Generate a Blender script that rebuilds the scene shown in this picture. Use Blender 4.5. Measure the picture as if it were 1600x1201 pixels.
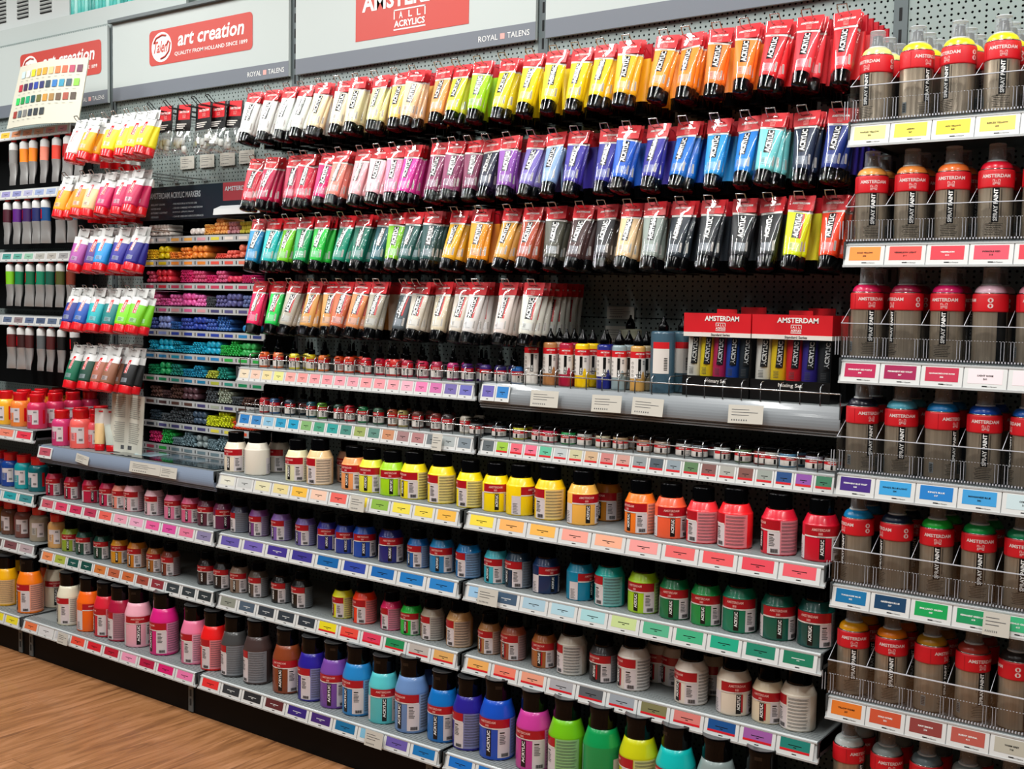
import bpy, math, random
from mathutils import Vector, Matrix
R = math.radians
PI = math.pi
rng = random.Random(7)
S = bpy.context.scene
COL = S.collection
for o in list(bpy.data.objects):
    bpy.data.objects.remove(o)

# ---------------------------------------------------------------- camera, world, lights, exposure
def make_camera():
    yaw, pitch, roll = -0.6253, -0.07, 0.0192
    fw = Vector((math.sin(yaw)*math.cos(pitch), math.cos(yaw)*math.cos(pitch), math.sin(pitch)))
    ri = Vector((math.cos(yaw), -math.sin(yaw), 0))
    up = ri.cross(fw)
    r2 = ri*math.cos(roll)+up*math.sin(roll)
    u2 = -ri*math.sin(roll)+up*math.cos(roll)
    cd = bpy.data.cameras.new('camera')
    cam = bpy.data.objects.new('camera', cd)
    COL.objects.link(cam)
    cam.matrix_world = Matrix(((r2.x, u2.x, -fw.x, 0.8497), (r2.y, u2.y, -fw.y, -2.3479), (r2.z, u2.z, -fw.z, 1.33), (0, 0, 0, 1)))
    cd.sensor_width = 36
    cd.lens = 1773.1/1600*36
    cd.clip_start = 0.05
    cd.clip_end = 60
    S.camera = cam
make_camera()
w = bpy.data.worlds.new('shop')
S.world = w
w.use_nodes = True
w.node_tree.nodes['Background'].inputs[0].default_value = (0.80, 0.90, 1.0, 1)
w.node_tree.nodes['Background'].inputs[1].default_value = 0.025
def ceiling_lamp(x, y, z, sx, sy, power, col=(1, 0.99, 0.965), tilt=0):
    ld = bpy.data.lights.new('ceiling_light', 'AREA')
    ld.shape = 'RECTANGLE'
    ld.size = sx
    ld.size_y = sy
    ld.energy = power
    ld.color = col
    o = bpy.data.objects.new('ceiling_light', ld)
    o.location = (x, y, z)
    o.rotation_euler = (tilt, 0, 0)
    COL.objects.link(o)
for x in (-4.0, -2.6, -1.2, 0.2, 1.6):
    ceiling_lamp(x, -1.05, 2.95, 0.12, 1.5, 42)
for x in (-3.4, -1.4, 0.6):
    ceiling_lamp(x, -3.3, 2.95, 0.12, 1.2, 12)
S.view_settings.view_transform = 'Standard'
S.view_settings.look = 'None'
S.view_settings.gamma = 1
S.view_settings.use_curve_mapping = False
S.view_settings.exposure = -0.08
S.cycles.transparent_max_bounces = 24
S.cycles.max_bounces = 8

# ---------------------------------------------------------------- materials
def lin(h):
    out = []
    for i in (0, 2, 4):
        c = int(h[i:i+2], 16)/255
        out.append(c/12.92 if c <= 0.04045 else ((c+0.055)/1.055)**2.4)
    return tuple(out)+(1,)
MATS = {}
def mat(name, color='888888', rough=0.4, metal=0.0, coat=0.0, spec=0.5):
    if name in MATS:
        return MATS[name]
    m = bpy.data.materials.new(name)
    m.use_nodes = True
    b = m.node_tree.nodes['Principled BSDF']
    b.inputs['Base Color'].default_value = lin(color)
    b.inputs['Roughness'].default_value = rough
    b.inputs['Metallic'].default_value = metal
    b.inputs['Coat Weight'].default_value = coat
    b.inputs['Coat Roughness'].default_value = 0.08
    b.inputs['Specular IOR Level'].default_value = spec
    MATS[name] = m
    return m
def objcol(name, rough=0.35, coat=0.0, towhite=0.0, metal=0.0):
    """a material that takes the colour set on the object"""
    m = mat(name, 'ffffff', rough, metal, coat)
    nt = m.node_tree
    b = nt.nodes['Principled BSDF']
    oi = nt.nodes.new('ShaderNodeObjectInfo')
    if towhite:
        mx = nt.nodes.new('ShaderNodeMix')
        mx.data_type = 'RGBA'
        mx.inputs['Factor'].default_value = towhite
        nt.links.new(oi.outputs['Color'], mx.inputs['A'])
        mx.inputs['B'].default_value = (0.62, 0.70, 0.78, 1)
        nt.links.new(mx.outputs['Result'], b.inputs['Base Color'])
    else:
        nt.links.new(oi.outputs['Color'], b.inputs['Base Color'])
    return m
def node(nt, t, **kw):
    n = nt.nodes.new(t)
    for k, v in kw.items():
        setattr(n, k, v)
    return n
def math_n(nt, op, a, b=None):
    n = nt.nodes.new('ShaderNodeMath')
    n.operation = op
    for i, v in ((0, a), (1, b)):
        if v is None:
            continue
        if isinstance(v, (int, float)):
            n.inputs[i].default_value = v
        else:
            nt.links.new(v, n.inputs[i])
    return n.outputs[0]

M_PAINT = objcol('paint_tube_plastic', 0.5, 0.0)
M_TINT = objcol('paint_swatch_print', 0.35, 0.3, 0.30)
M_BOTTLE = objcol('coloured_bottle_plastic', 0.3, 0.25)
M_CARDCOL = objcol('printed_colour_card', 0.45, 0.35)
M_MARKER = objcol('marker_cap_plastic', 0.38, 0.1)
M_WHITE = mat('white_print', 'd8dad8', 0.45, coat=0.1)
M_OFFWHITE = mat('offwhite_print', 'e4dfd8', 0.45, coat=0.1)
M_BLACK = mat('black_print', '08090a', 0.35, coat=0.1)
M_GREYINK = mat('grey_print', '55585a', 0.5)
M_RED = mat('red_print', 'd20c1c', 0.5, coat=0.05)
M_DRED = mat('dark_red_print', 'b00c1e', 0.35, coat=0.15)
M_REDCAP = mat('red_cap_plastic', 'd8101c', 0.25, coat=0.3)
M_CAP = mat('black_cap_plastic', '040405', 0.1, coat=0.0, spec=0.2)
M_CAPTOP = mat('cap_top_reflection_grey', '2a2b2c', 0.3, coat=0.0, spec=1.0)  # black lid top greyed to stand in for bright reflections
M_CAPR = mat('black_ribbed_cap_plastic', '060607', 0.3, coat=0.2)
M_STEEL = mat('grey_powder_coated_steel', '868c8c', 0.42, metal=0.0, coat=0.1)
M_STEELD = mat('dark_grey_steel', '3c4244', 0.5)
M_UPRIGHT = mat('grey_upright_steel', '5c6668', 0.45)
M_SLOT = mat('slot_shadow_black', '0c0e10', 0.8)
M_CHROME = mat('zinc_wire', 'b4b6b6', 0.22, metal=1.0)
M_RAIL = mat('white_label_rail_plastic', 'c2c6c6', 0.3, coat=0.2)
M_BUMPER = mat('grey_bumper_plastic', '848a8e', 0.3, coat=0.3)
M_BUMPB = mat('blue_grey_bumper_plastic', '7e8b9e', 0.3, coat=0.3)
M_PAPER = mat('cream_paper', 'c8c5ba', 0.7)
M_FOIL = mat('aluminium_foil', 'b8b8b6', 0.3, metal=0.45)
M_SIGN = mat('white_sign_panel', 'c0c9c6', 0.5)
M_BAND = mat('grey_sign_band', '737982', 0.5)
M_SIGNRED = mat('coral_red_sign_print', 'c8463c', 0.5)
M_SIGNTXT = mat('white_sign_lettering', 'f2f2ee', 0.5)
M_NAVY = mat('navy_board', '10202a', 0.4)
M_DARK = mat('black_painted_metal', '060708', 0.6, spec=0.15)
M_RACKTXT = mat('pale_grey_lettering', 'a8b2b6', 0.5)
M_PINK = mat('pink_print', 'e8a8a0', 0.5)

def can_metal():
    m = mat('brushed_can_aluminium', '8c8478', 0.3, metal=0.6)
    nt = m.node_tree
    b = nt.nodes['Principled BSDF']
    tc = node(nt, 'ShaderNodeTexCoord')
    mp = node(nt, 'ShaderNodeMapping')
    mp.inputs['Scale'].default_value = (300, 300, 6)
    nz = node(nt, 'ShaderNodeTexNoise')
    nz.inputs['Scale'].default_value = 1
    rmp = node(nt, 'ShaderNodeValToRGB')
    rmp.color_ramp.elements[0].color = lin('8a7c6a')
    rmp.color_ramp.elements[1].color = lin('c0b09a')
    nt.links.new(tc.outputs['Object'], mp.inputs[0])
    nt.links.new(mp.outputs[0], nz.inputs['Vector'])
    nt.links.new(nz.outputs[0], rmp.inputs[0])
    nt.links.new(rmp.outputs[0], b.inputs['Base Color'])
    return m
M_CAN = can_metal()

def clear_film(name, tint=(1, 1, 1, 1), rough=0.06, base=0.03, ior=1.45, bump=0.0, scale=60, cap=0.25):
    m = bpy.data.materials.new(name)
    m.use_nodes = True
    nt = m.node_tree
    nt.nodes.clear()
    out = node(nt, 'ShaderNodeOutputMaterial')
    tr = node(nt, 'ShaderNodeBsdfTransparent')
    tr.inputs[0].default_value = tint
    gl = node(nt, 'ShaderNodeBsdfGlossy')
    gl.inputs['Roughness'].default_value = rough
    mx = node(nt, 'ShaderNodeMixShader')
    fr = node(nt, 'ShaderNodeFresnel')
    fr.inputs['IOR'].default_value = ior
    f = math_n(nt, 'MINIMUM', math_n(nt, 'ADD', fr.outputs[0], base), cap)
    nt.links.new(f, mx.inputs[0])
    nt.links.new(tr.outputs[0], mx.inputs[1])
    nt.links.new(gl.outputs[0], mx.inputs[2])
    nt.links.new(mx.outputs[0], out.inputs[0])
    if bump:
        tc = node(nt, 'ShaderNodeTexCoord')
        nz = node(nt, 'ShaderNodeTexNoise')
        nz.inputs['Scale'].default_value = scale
        nz.inputs['Detail'].default_value = 1
        bp = node(nt, 'ShaderNodeBump')
        bp.inputs['Strength'].default_value = bump
        bp.inputs['Distance'].default_value = 0.002
        nt.links.new(tc.outputs['Object'], nz.inputs['Vector'])
        nt.links.new(nz.outputs[0], bp.inputs['Height'])
        nt.links.new(bp.outputs[0], gl.inputs['Normal'])
        nt.links.new(bp.outputs[0], fr.inputs['Normal'])
    MATS[name] = m
    return m
M_FILM = clear_film('clear_bag_film', rough=0.018, base=0.006, ior=1.3, bump=0.025, scale=24, cap=0.06)
M_CRINKLE = clear_film('crinkled_bag_film', rough=0.12, base=0.06, bump=0.9, scale=70, cap=0.35)
M_ACRYL = clear_film('clear_acrylic', tint=(0.93, 0.94, 0.95, 1), rough=0.04, base=0.02)
M_CLEARCAP = clear_film('clear_cap_plastic', tint=(0.84, 0.86, 0.88, 1), rough=0.16, base=0.03, cap=0.14)
def cloudy_cap(name, fac):
    m = bpy.data.materials.new(name)
    m.use_nodes = True
    nt = m.node_tree
    b_ = nt.nodes['Principled BSDF']
    b_.inputs['Base Color'].default_value = lin('dce2e6')
    b_.inputs['Roughness'].default_value = 0.16
    tr = node(nt, 'ShaderNodeBsdfTransparent')
    tr.inputs[0].default_value = (0.86, 0.88, 0.9, 1)
    mx = node(nt, 'ShaderNodeMixShader')
    mx.inputs[0].default_value = fac
    nt.links.new(tr.outputs[0], mx.inputs[1])
    nt.links.new(b_.outputs[0], mx.inputs[2])
    nt.links.new(mx.outputs[0], nt.nodes['Material Output'].inputs[0])
    return m
M_CLEARCAP = cloudy_cap('cloudy_clear_plastic', 0.26)
M_CLEARTOP = cloudy_cap('clear_top_reflection_white', 0.68)  # clear cap top made whiter in place of reflected lights
M_ACRYLEDGE = mat("pale_acrylic_edge", "c8ccd4", 0.15, coat=0.6)
M_GLASS = clear_film('clear_bottle_glass', tint=(0.8, 0.82, 0.82, 1), rough=0.04, base=0.05)

def perf_material():
    """grey steel sheet with real see-through round holes in alternating rows"""
    m = mat('perforated_grey_steel', '8e9b98', 0.45, coat=0.1)
    nt = m.node_tree
    b = nt.nodes['Principled BSDF']
    out = nt.nodes['Material Output']
    tc = node(nt, 'ShaderNodeTexCoord')
    sp = node(nt, 'ShaderNodeSeparateXYZ')
    nt.links.new(tc.outputs['Object'], sp.inputs[0])
    X, Z = sp.outputs[0], sp.outputs[2]
    def dots(px, oz):
        u = math_n(nt, 'SUBTRACT', math_n(nt, 'FRACT', math_n(nt, 'DIVIDE', math_n(nt, 'ADD', X, 20), px)), 0.5)
        v = math_n(nt, 'SUBTRACT', math_n(nt, 'FRACT', math_n(nt, 'DIVIDE', math_n(nt, 'ADD', Z, 20+oz), 0.025)), 0.5)
        du = math_n(nt, 'MULTIPLY', u, px)
        dv = math_n(nt, 'MULTIPLY', v, 0.025)
        d = math_n(nt, 'ADD', math_n(nt, 'MULTIPLY', du, du), math_n(nt, 'MULTIPLY', dv, dv))
        return math_n(nt, 'LESS_THAN', d, 0.0028**2)
    hole = math_n(nt, 'MAXIMUM', dots(0.025, 0.0), dots(0.015, 0.0125))
    tr = node(nt, 'ShaderNodeBsdfTransparent')
    mx = node(nt, 'ShaderNodeMixShader')
    nt.links.new(hole, mx.inputs[0])
    nt.links.new(b.outputs[0], mx.inputs[1])
    nt.links.new(tr.outputs[0], mx.inputs[2])
    nt.links.new(mx.outputs[0], out.inputs[0])
    return m
M_PERF = perf_material()

def wood_material():
    m = mat('wood_plank_floor', '9a6640', 0.42, coat=0.12)
    nt = m.node_tree
    b = nt.nodes['Principled BSDF']
    tc = node(nt, 'ShaderNodeTexCoord')
    mp = node(nt, 'ShaderNodeMapping')
    mp.inputs['Rotation'].default_value = (0, 0, R(90))
    nt.links.new(tc.outputs['Object'], mp.inputs[0])
    br = node(nt, 'ShaderNodeTexBrick')
    br.inputs['Scale'].default_value = 1
    br.inputs['Brick Width'].default_value = 1.2
    br.inputs['Row Height'].default_value = 0.18
    br.inputs['Mortar Size'].default_value = 0.0012
    br.inputs['Color1'].default_value = (0.25, 0.25, 0.25, 1)
    br.inputs['Color2'].default_value = (0.75, 0.75, 0.75, 1)
    br.inputs['Mortar'].default_value = (0.0, 0.0, 0.0, 1)
    nt.links.new(mp.outputs[0], br.inputs['Vector'])
    gm = node(nt, 'ShaderNodeMapping')
    gm.inputs['Scale'].default_value = (1.6, 16, 1)
    nt.links.new(mp.outputs[0], gm.inputs[0])
    off = node(nt, 'ShaderNodeVectorMath', operation='ADD')
    nt.links.new(gm.outputs[0], off.inputs[0])
    sc = node(nt, 'ShaderNodeVectorMath', operation='SCALE')
    sc.inputs['Scale'].default_value = 9
    nt.links.new(br.outputs['Color'], sc.inputs[0])
    nt.links.new(sc.outputs[0], off.inputs[1])
    n1 = node(nt, 'ShaderNodeTexNoise')
    n1.inputs['Scale'].default_value = 1.6
    n1.inputs['Detail'].default_value = 8
    n1.inputs['Roughness'].default_value = 0.62
    n1.inputs['Distortion'].default_value = 1.4
    nt.links.new(off.outputs[0], n1.inputs['Vector'])
    rp = node(nt, 'ShaderNodeValToRGB')
    e = rp.color_ramp.elements
    e[0].position = 0.3
    e[0].color = lin('6a4226')
    e[1].position = 0.72
    e[1].color = lin('b8825a')
    k = e.new(0.5)
    k.color = lin('9a683f')
    nt.links.new(n1.outputs[0], rp.inputs[0])
    mx = node(nt, 'ShaderNodeMix', data_type='RGBA', blend_type='MULTIPLY')
    mx.inputs['Factor'].default_value = 0.35
    nt.links.new(rp.outputs[0], mx.inputs['A'])
    rp2 = node(nt, 'ShaderNodeValToRGB')
    rp2.color_ramp.elements[0].color = (0.12, 0.1, 0.1, 1)
    rp2.color_ramp.elements[1].color = (1, 1, 1, 1)
    rp2.color_ramp.elements[0].position = 0.0
    rp2.color_ramp.elements[1].position = 0.25
    nt.links.new(br.outputs['Color'], rp2.inputs[0])
    nt.links.new(rp2.outputs[0], mx.inputs['B'])
    nt.links.new(mx.outputs['Result'], b.inputs['Base Color'])
    return m
M_WOOD = wood_material()

# ---------------------------------------------------------------- mesh helpers
_T = {}
def text2d(s, bold=0.0):
    """flat outline of a word: list of (x, y), faces; cap height about 0.7"""
    k = (s, bold)
    if k not in _T:
        cu = bpy.data.curves.new('word', 'FONT')
        cu.body = s
        cu.offset = bold
        cu.resolution_u = 2
        o = bpy.data.objects.new('word', cu)
        COL.objects.link(o)
        me = bpy.data.meshes.new_from_object(o.evaluated_get(bpy.context.evaluated_depsgraph_get()))
        vs = [(v.co.x, v.co.y) for v in me.vertices]
        fs = [tuple(p.vertices) for p in me.polygons]
        bpy.data.objects.remove(o)
        bpy.data.curves.remove(cu)
        bpy.data.meshes.remove(me)
        xs = [v[0] for v in vs]
        ys = [v[1] for v in vs]
        x0, x1, y0, y1 = min(xs), max(xs), min(ys), max(ys)
        vs = [((x-x0)/(x1-x0), (y-y0)/(y1-y0)) for x, y in vs]
        _T[k] = (vs, fs)
    return _T[k]

class MB:
    def __init__(self):
        self.v = []
        self.f = []
        self.mi = []
        self.sm = []
        self.mats = []
    def m(self, mt):
        if mt not in self.mats:
            self.mats.append(mt)
        return self.mats.index(mt)
    def add(self, vs, fs, mt, smooth=False):
        n = len(self.v)
        self.v += [tuple(p) for p in vs]
        i = self.m(mt)
        for f in fs:
            self.f.append(tuple(n+k for k in f))
            self.mi.append(i)
            self.sm.append(smooth)
        return self
    def box(self, x0, x1, y0, y1, z0, z1, mt):
        vs = [(x, y, z) for x in (x0, x1) for y in (y0, y1) for z in (z0, z1)]
        return self.add(vs, [(0, 1, 3, 2), (4, 6, 7, 5), (0, 4, 5, 1), (2, 3, 7, 6), (0, 2, 6, 4), (1, 5, 7, 3)], mt)
    def quad(self, a, b, c, d, mt):
        return self.add([a, b, c, d], [(0, 1, 2, 3)], mt)
    def prism_x(self, prof, x0, x1, mt):
        """(y, z) outline swept along x"""
        n = len(prof)
        vs = [(x0, y, z) for y, z in prof]+[(x1, y, z) for y, z in prof]
        fs = [(i, (i+1) % n, n+(i+1) % n, n+i) for i in range(n)]+[tuple(range(n)), tuple(range(n, 2*n))]
        return self.add(vs, fs, mt)
    def lathe(self, prof, mt, seg=28, cx=0, cy=0, cap0=True, cap1=True, smooth=True):
        vs, fs = [], []
        for r, z in prof:
            for k in range(seg):
                a = 2*PI*k/seg
                vs.append((cx+r*math.cos(a), cy+r*math.sin(a), z))
        for j in range(len(prof)-1):
            for k in range(seg):
                fs.append((j*seg+k, j*seg+(k+1) % seg, (j+1)*seg+(k+1) % seg, (j+1)*seg+k))
        self.add(vs, fs, mt, smooth)
        if cap0:
            self.add(vs[:seg], [tuple(range(seg))], mt)
        if cap1:
            self.add(vs[-seg:], [tuple(range(seg))], mt)
        return self
    def loft(self, rings, mt, seg=24, caps=True, wob=0, seed=0):
        """rings of (a, b, z, cy): ellipses"""
        rr = random.Random(seed)
        vs, fs = [], []
        for a, b, z, cy in rings:
            for k in range(seg):
                t = 2*PI*k/seg
                q = 1+wob*rr.uniform(-1, 1)
                vs.append((a*math.cos(t), cy+b*math.sin(t)*q, z))
        for j in range(len(rings)-1):
            for k in range(seg):
                fs.append((j*seg+k, j*seg+(k+1) % seg, (j+1)*seg+(k+1) % seg, (j+1)*seg+k))
        self.add(vs, fs, mt, True)
        if caps:
            self.add(vs[:seg], [tuple(range(seg))], mt)
            self.add(vs[-seg:], [tuple(range(seg))], mt)
        return self
    def tube(self, pts, r, mt, seg=8, closed=False):
        pts = [Vector(p) for p in pts]
        n = len(pts)
        vs, fs = [], []
        prev = None
        for i, p in enumerate(pts):
            if closed:
                d = (pts[(i+1) % n]-pts[i-1]).normalized()
            else:
                d = (pts[min(i+1, n-1)]-pts[max(i-1, 0)]).normalized()
            ref = Vector((0, 0, 1)) if abs(d.z) < 0.9 else Vector((1, 0, 0))
            if prev is None:
                u = d.cross(ref).normalized()
            else:
                u = (prev-d*prev.dot(d)).normalized()
            prev = u
            v = d.cross(u)
            for k in range(seg):
                a = 2*PI*k/seg
                vs.append(p+u*(r*math.cos(a))+v*(r*math.sin(a)))
        m = n if closed else n-1
        for i in range(m):
            for k in range(seg):
                j = (i+1) % n
                fs.append((i*seg+k, i*seg+(k+1) % seg, j*seg+(k+1) % seg, j*seg+k))
        self.add(vs, fs, mt, True)
        return self
    def grid(self, fn, u0, u1, v0, v1, nu, nv, mt, smooth=True):
        """a patch of a curved surface: fn(u, v) -> point"""
        vs = [fn(u0+(u1-u0)*i/nu, v0+(v1-v0)*j/nv) for j in range(nv+1) for i in range(nu+1)]
        fs = [(j*(nu+1)+i, j*(nu+1)+i+1, (j+1)*(nu+1)+i+1, (j+1)*(nu+1)+i) for j in range(nv) for i in range(nu)]
        return self.add(vs, fs, mt, smooth)
    def text(self, s, fn, u0, u1, v0, v1, mt, bold=0.02, turn=False):
        """word filling the rectangle; turn = reads upward"""
        vs, fs = text2d(s, bold)
        if turn:
            pts = [fn(u1-(u1-u0)*y, v0+(v1-v0)*x) for x, y in vs]
        else:
            pts = [fn(u0+(u1-u0)*x, v0+(v1-v0)*y) for x, y in vs]
        return self.add(pts, fs, mt)
    def mesh(self, name):
        me = bpy.data.meshes.new(name)
        me.from_pydata(self.v, [], self.f)
        for mt in self.mats:
            me.materials.append(mt)
        me.polygons.foreach_set('material_index', self.mi)
        me.polygons.foreach_set('use_smooth', self.sm)
        me.update()
        return me
    def build(self, name, parent=None, loc=(0, 0, 0), rot=(0, 0, 0)):
        return put(self.mesh(name), name, parent, loc, rot)

def put(me, name, parent=None, loc=(0, 0, 0), rot=(0, 0, 0), color=None):
    o = bpy.data.objects.new(name, me)
    COL.objects.link(o)
    o.parent = parent
    o.location = loc
    o.rotation_euler = rot
    if color:
        o.color = lin(color)
    return o
def tag(o, label=None, cat=None, group=None, kind=None):
    if label:
        o['label'] = label
    if cat:
        o['category'] = cat
    if group:
        o['group'] = group
    if kind:
        o['kind'] = kind
    return o
def thing(name, label, cat, loc=(0, 0, 0), rot=(0, 0, 0), group=None):
    o = bpy.data.objects.new(name, None)
    o.empty_display_size = 0.05
    COL.objects.link(o)
    o.location = loc
    o.rotation_euler = rot
    return tag(o, label, cat, group)
def flat(y=0.0):
    return lambda u, v: (u, y, v)

NAMES = [('white', 'e6e6e0'), ('cream', 'efe0c0'), ('beige', 'dccfb8'), ('pale yellow', 'e8e6a8'), ('lemon yellow', 'f0ea20'), ('yellow', 'fcd80c'), ('golden yellow', 'fcbc14'),
         ('ochre yellow', 'dca040'), ('peach', 'f6cc98'), ('orange', 'fb8820'), ('light orange', 'fca25c'), ('vermilion', 'f8502c'), ('bright red', 'f02028'), ('red', 'd81c34'), ('crimson', 'b81440'),
         ('dark red', '8a1020'), ('magenta', 'd81c70'), ('deep pink', 'e83ca0'), ('pink', 'f088a8'), ('pale pink', 'f2bcc0'), ('salmon pink', 'f48c78'), ('maroon', '7c2c50'), ('violet', '8a48a4'), ('lavender', '7c6cb4'),
         ('dark violet', '3c2c50'), ('indigo blue', '2a2894'), ('royal blue', '124cb0'), ('blue', '0a74c8'), ('sky blue', '2498d8'), ('pale blue', '8cacd4'), ('light turquoise', '6cd0d0'), ('turquoise', '10b4b8'), ('teal', '0a8478'),
         ('dark teal', '0a5458'), ('navy blue', '142c50'), ('dark green', '10504a'), ('emerald green', '0ca060'), ('green', '20c044'), ('lime green', '90d41c'), ('olive green', '98a84c'), ('dark olive', '4e4e40'), ('grey', '8c9898'), ('pale grey', 'bcbcb6'),
         ('dark grey', '444648'), ('black', '121416'), ('dark brown', '4a3030'), ('reddish brown', '8a4024'), ('light brown', 'b07c50'), ('copper', 'd46c44'), ('tan', 'c8985c'), ('greyish beige', 'b2a898')]
_NL = [(n, lin(h)) for n, h in NAMES]
def cname(h):
    c = [x**0.45 for x in lin(h)[:3]]
    return min(_NL, key=lambda t: sum((a-b**0.45)**2 for a, b in zip(c, t[1][:3])))[0]
ORD = ['first', 'second', 'third', 'fourth', 'fifth', 'sixth', 'seventh', 'eighth', 'ninth', 'tenth', 'eleventh', 'twelfth', 'thirteenth', 'fourteenth', 'fifteenth', 'sixteenth', 'seventeenth', 'eighteenth', 'nineteenth', 'twentieth',
       'twenty-first', 'twenty-second', 'twenty-third', 'twenty-fourth', 'twenty-fifth', 'twenty-sixth', 'twenty-seventh', 'twenty-eighth', 'twenty-ninth', 'thirtieth', 'thirty-first', 'thirty-second', 'thirty-third', 'thirty-fourth', 'thirty-fifth', 'thirty-sixth']

# measured positions, millimetres along the wall (x), colours as hex
TUBE_ROWS = [('top', 1.976, [(-1923, 'e6e8e4'),(-1843, 'e2e6e0'),(-1759, 'dfe5e0'),(-1698, 'dce2dc'),(-1622, 'f2dfb4'),(-1546, 'eee0c4'),(-1472, 'ece2b8'),(-1398, 'e6e8a4'),(-1323, 'fdcd6c'),(-1257, 'f6d2a2'),(-1165, 'fda260'),(-1104, 'ece832'),(-1029, 'a6e41c'),(-948, 'f8ea10'),(-860, 'fde408'),(-787, 'fbe408'),(-721, 'fbdc0a'),(-648, 'fed20c'),(-575, 'febd16'),(-473, 'fe9f2c'),(-415, 'fd8c1c'),(-337, 'fd7c1e'),(-268, 'fd8020'),(-195, 'ee2a30'),(-122, 'ec3a44'),(-42, 'ee1c28')]),('second', 1.77, [(-1910, 'd01030'),(-1837, 'c00c48'),(-1737, 'b01444'),(-1684, 'dc1c40'),(-1605, 'dc1c70'),(-1538, 'f88c7c'),(-1453, 'f2b2b8'),(-1387, 'f4c4cc'),(-1328, 'f88cac'),(-1264, 'e838a4'),(-1170, '86305a'),(-1111, '8c3662'),(-1058, '7c2a50'),(-998, '20243c'),(-929, '8a48a8'),(-852, '7c6cba'),(-785, '8cacd4'),(-719, '3c30a0'),(-631, '30309a'),(-568, '0e5ac8'),(-494, '2a2896'),(-416, '0670d0'),(-335, '1e9ae0'),(-259, '0880dc'),(-197, '74d2d4'),(-124, '142844'),(-45, '142e80')]),('third', 1.583, [(-1907, '0a8cc0'),(-1840, '10bcbc'),(-1762, '74d018'),(-1695, '0ea45c'),(-1618, '1cc43c'),(-1527, '0a9676'),(-1455, '08745e'),(-1373, '085a64'),(-1317, '80c81a'),(-1250, '10524a'),(-1185, '0e4646'),(-1100, 'f0b418'),(-1017, 'fa9e10'),(-923, 'e2a640'),(-851, 'b44c2c'),(-780, '4e4e40'),(-698, '482e2c'),(-634, '343234'),(-560, 'eac898'),(-491, '8c9890'),(-418, '1a2630'),(-343, '161e24'),(-262, '12171c'),(-197, '101416'),(-124, 'dcf000'),(-53, 'ff4210')]),('fourth', 1.388, [(-1894, 'fa1460'),(-1821, '0ed452'),(-1741, 'b6b0a0'),(-1648, 'daa258'),(-1591, 'dc9c54'),(-1529, 'd26c44'),(-1448, 'dc8c54'),(-1382, 'b0aa98'),(-1282, '485258'),(-1236, 'd8d0c0'),(-1156, 'd8ccb0'),(-1078, 'd8cfc0'),(-1023, 'dcd8d4'),(-923, 'ddd0c8'),(-840, 'd8d8cc')])]
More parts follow.
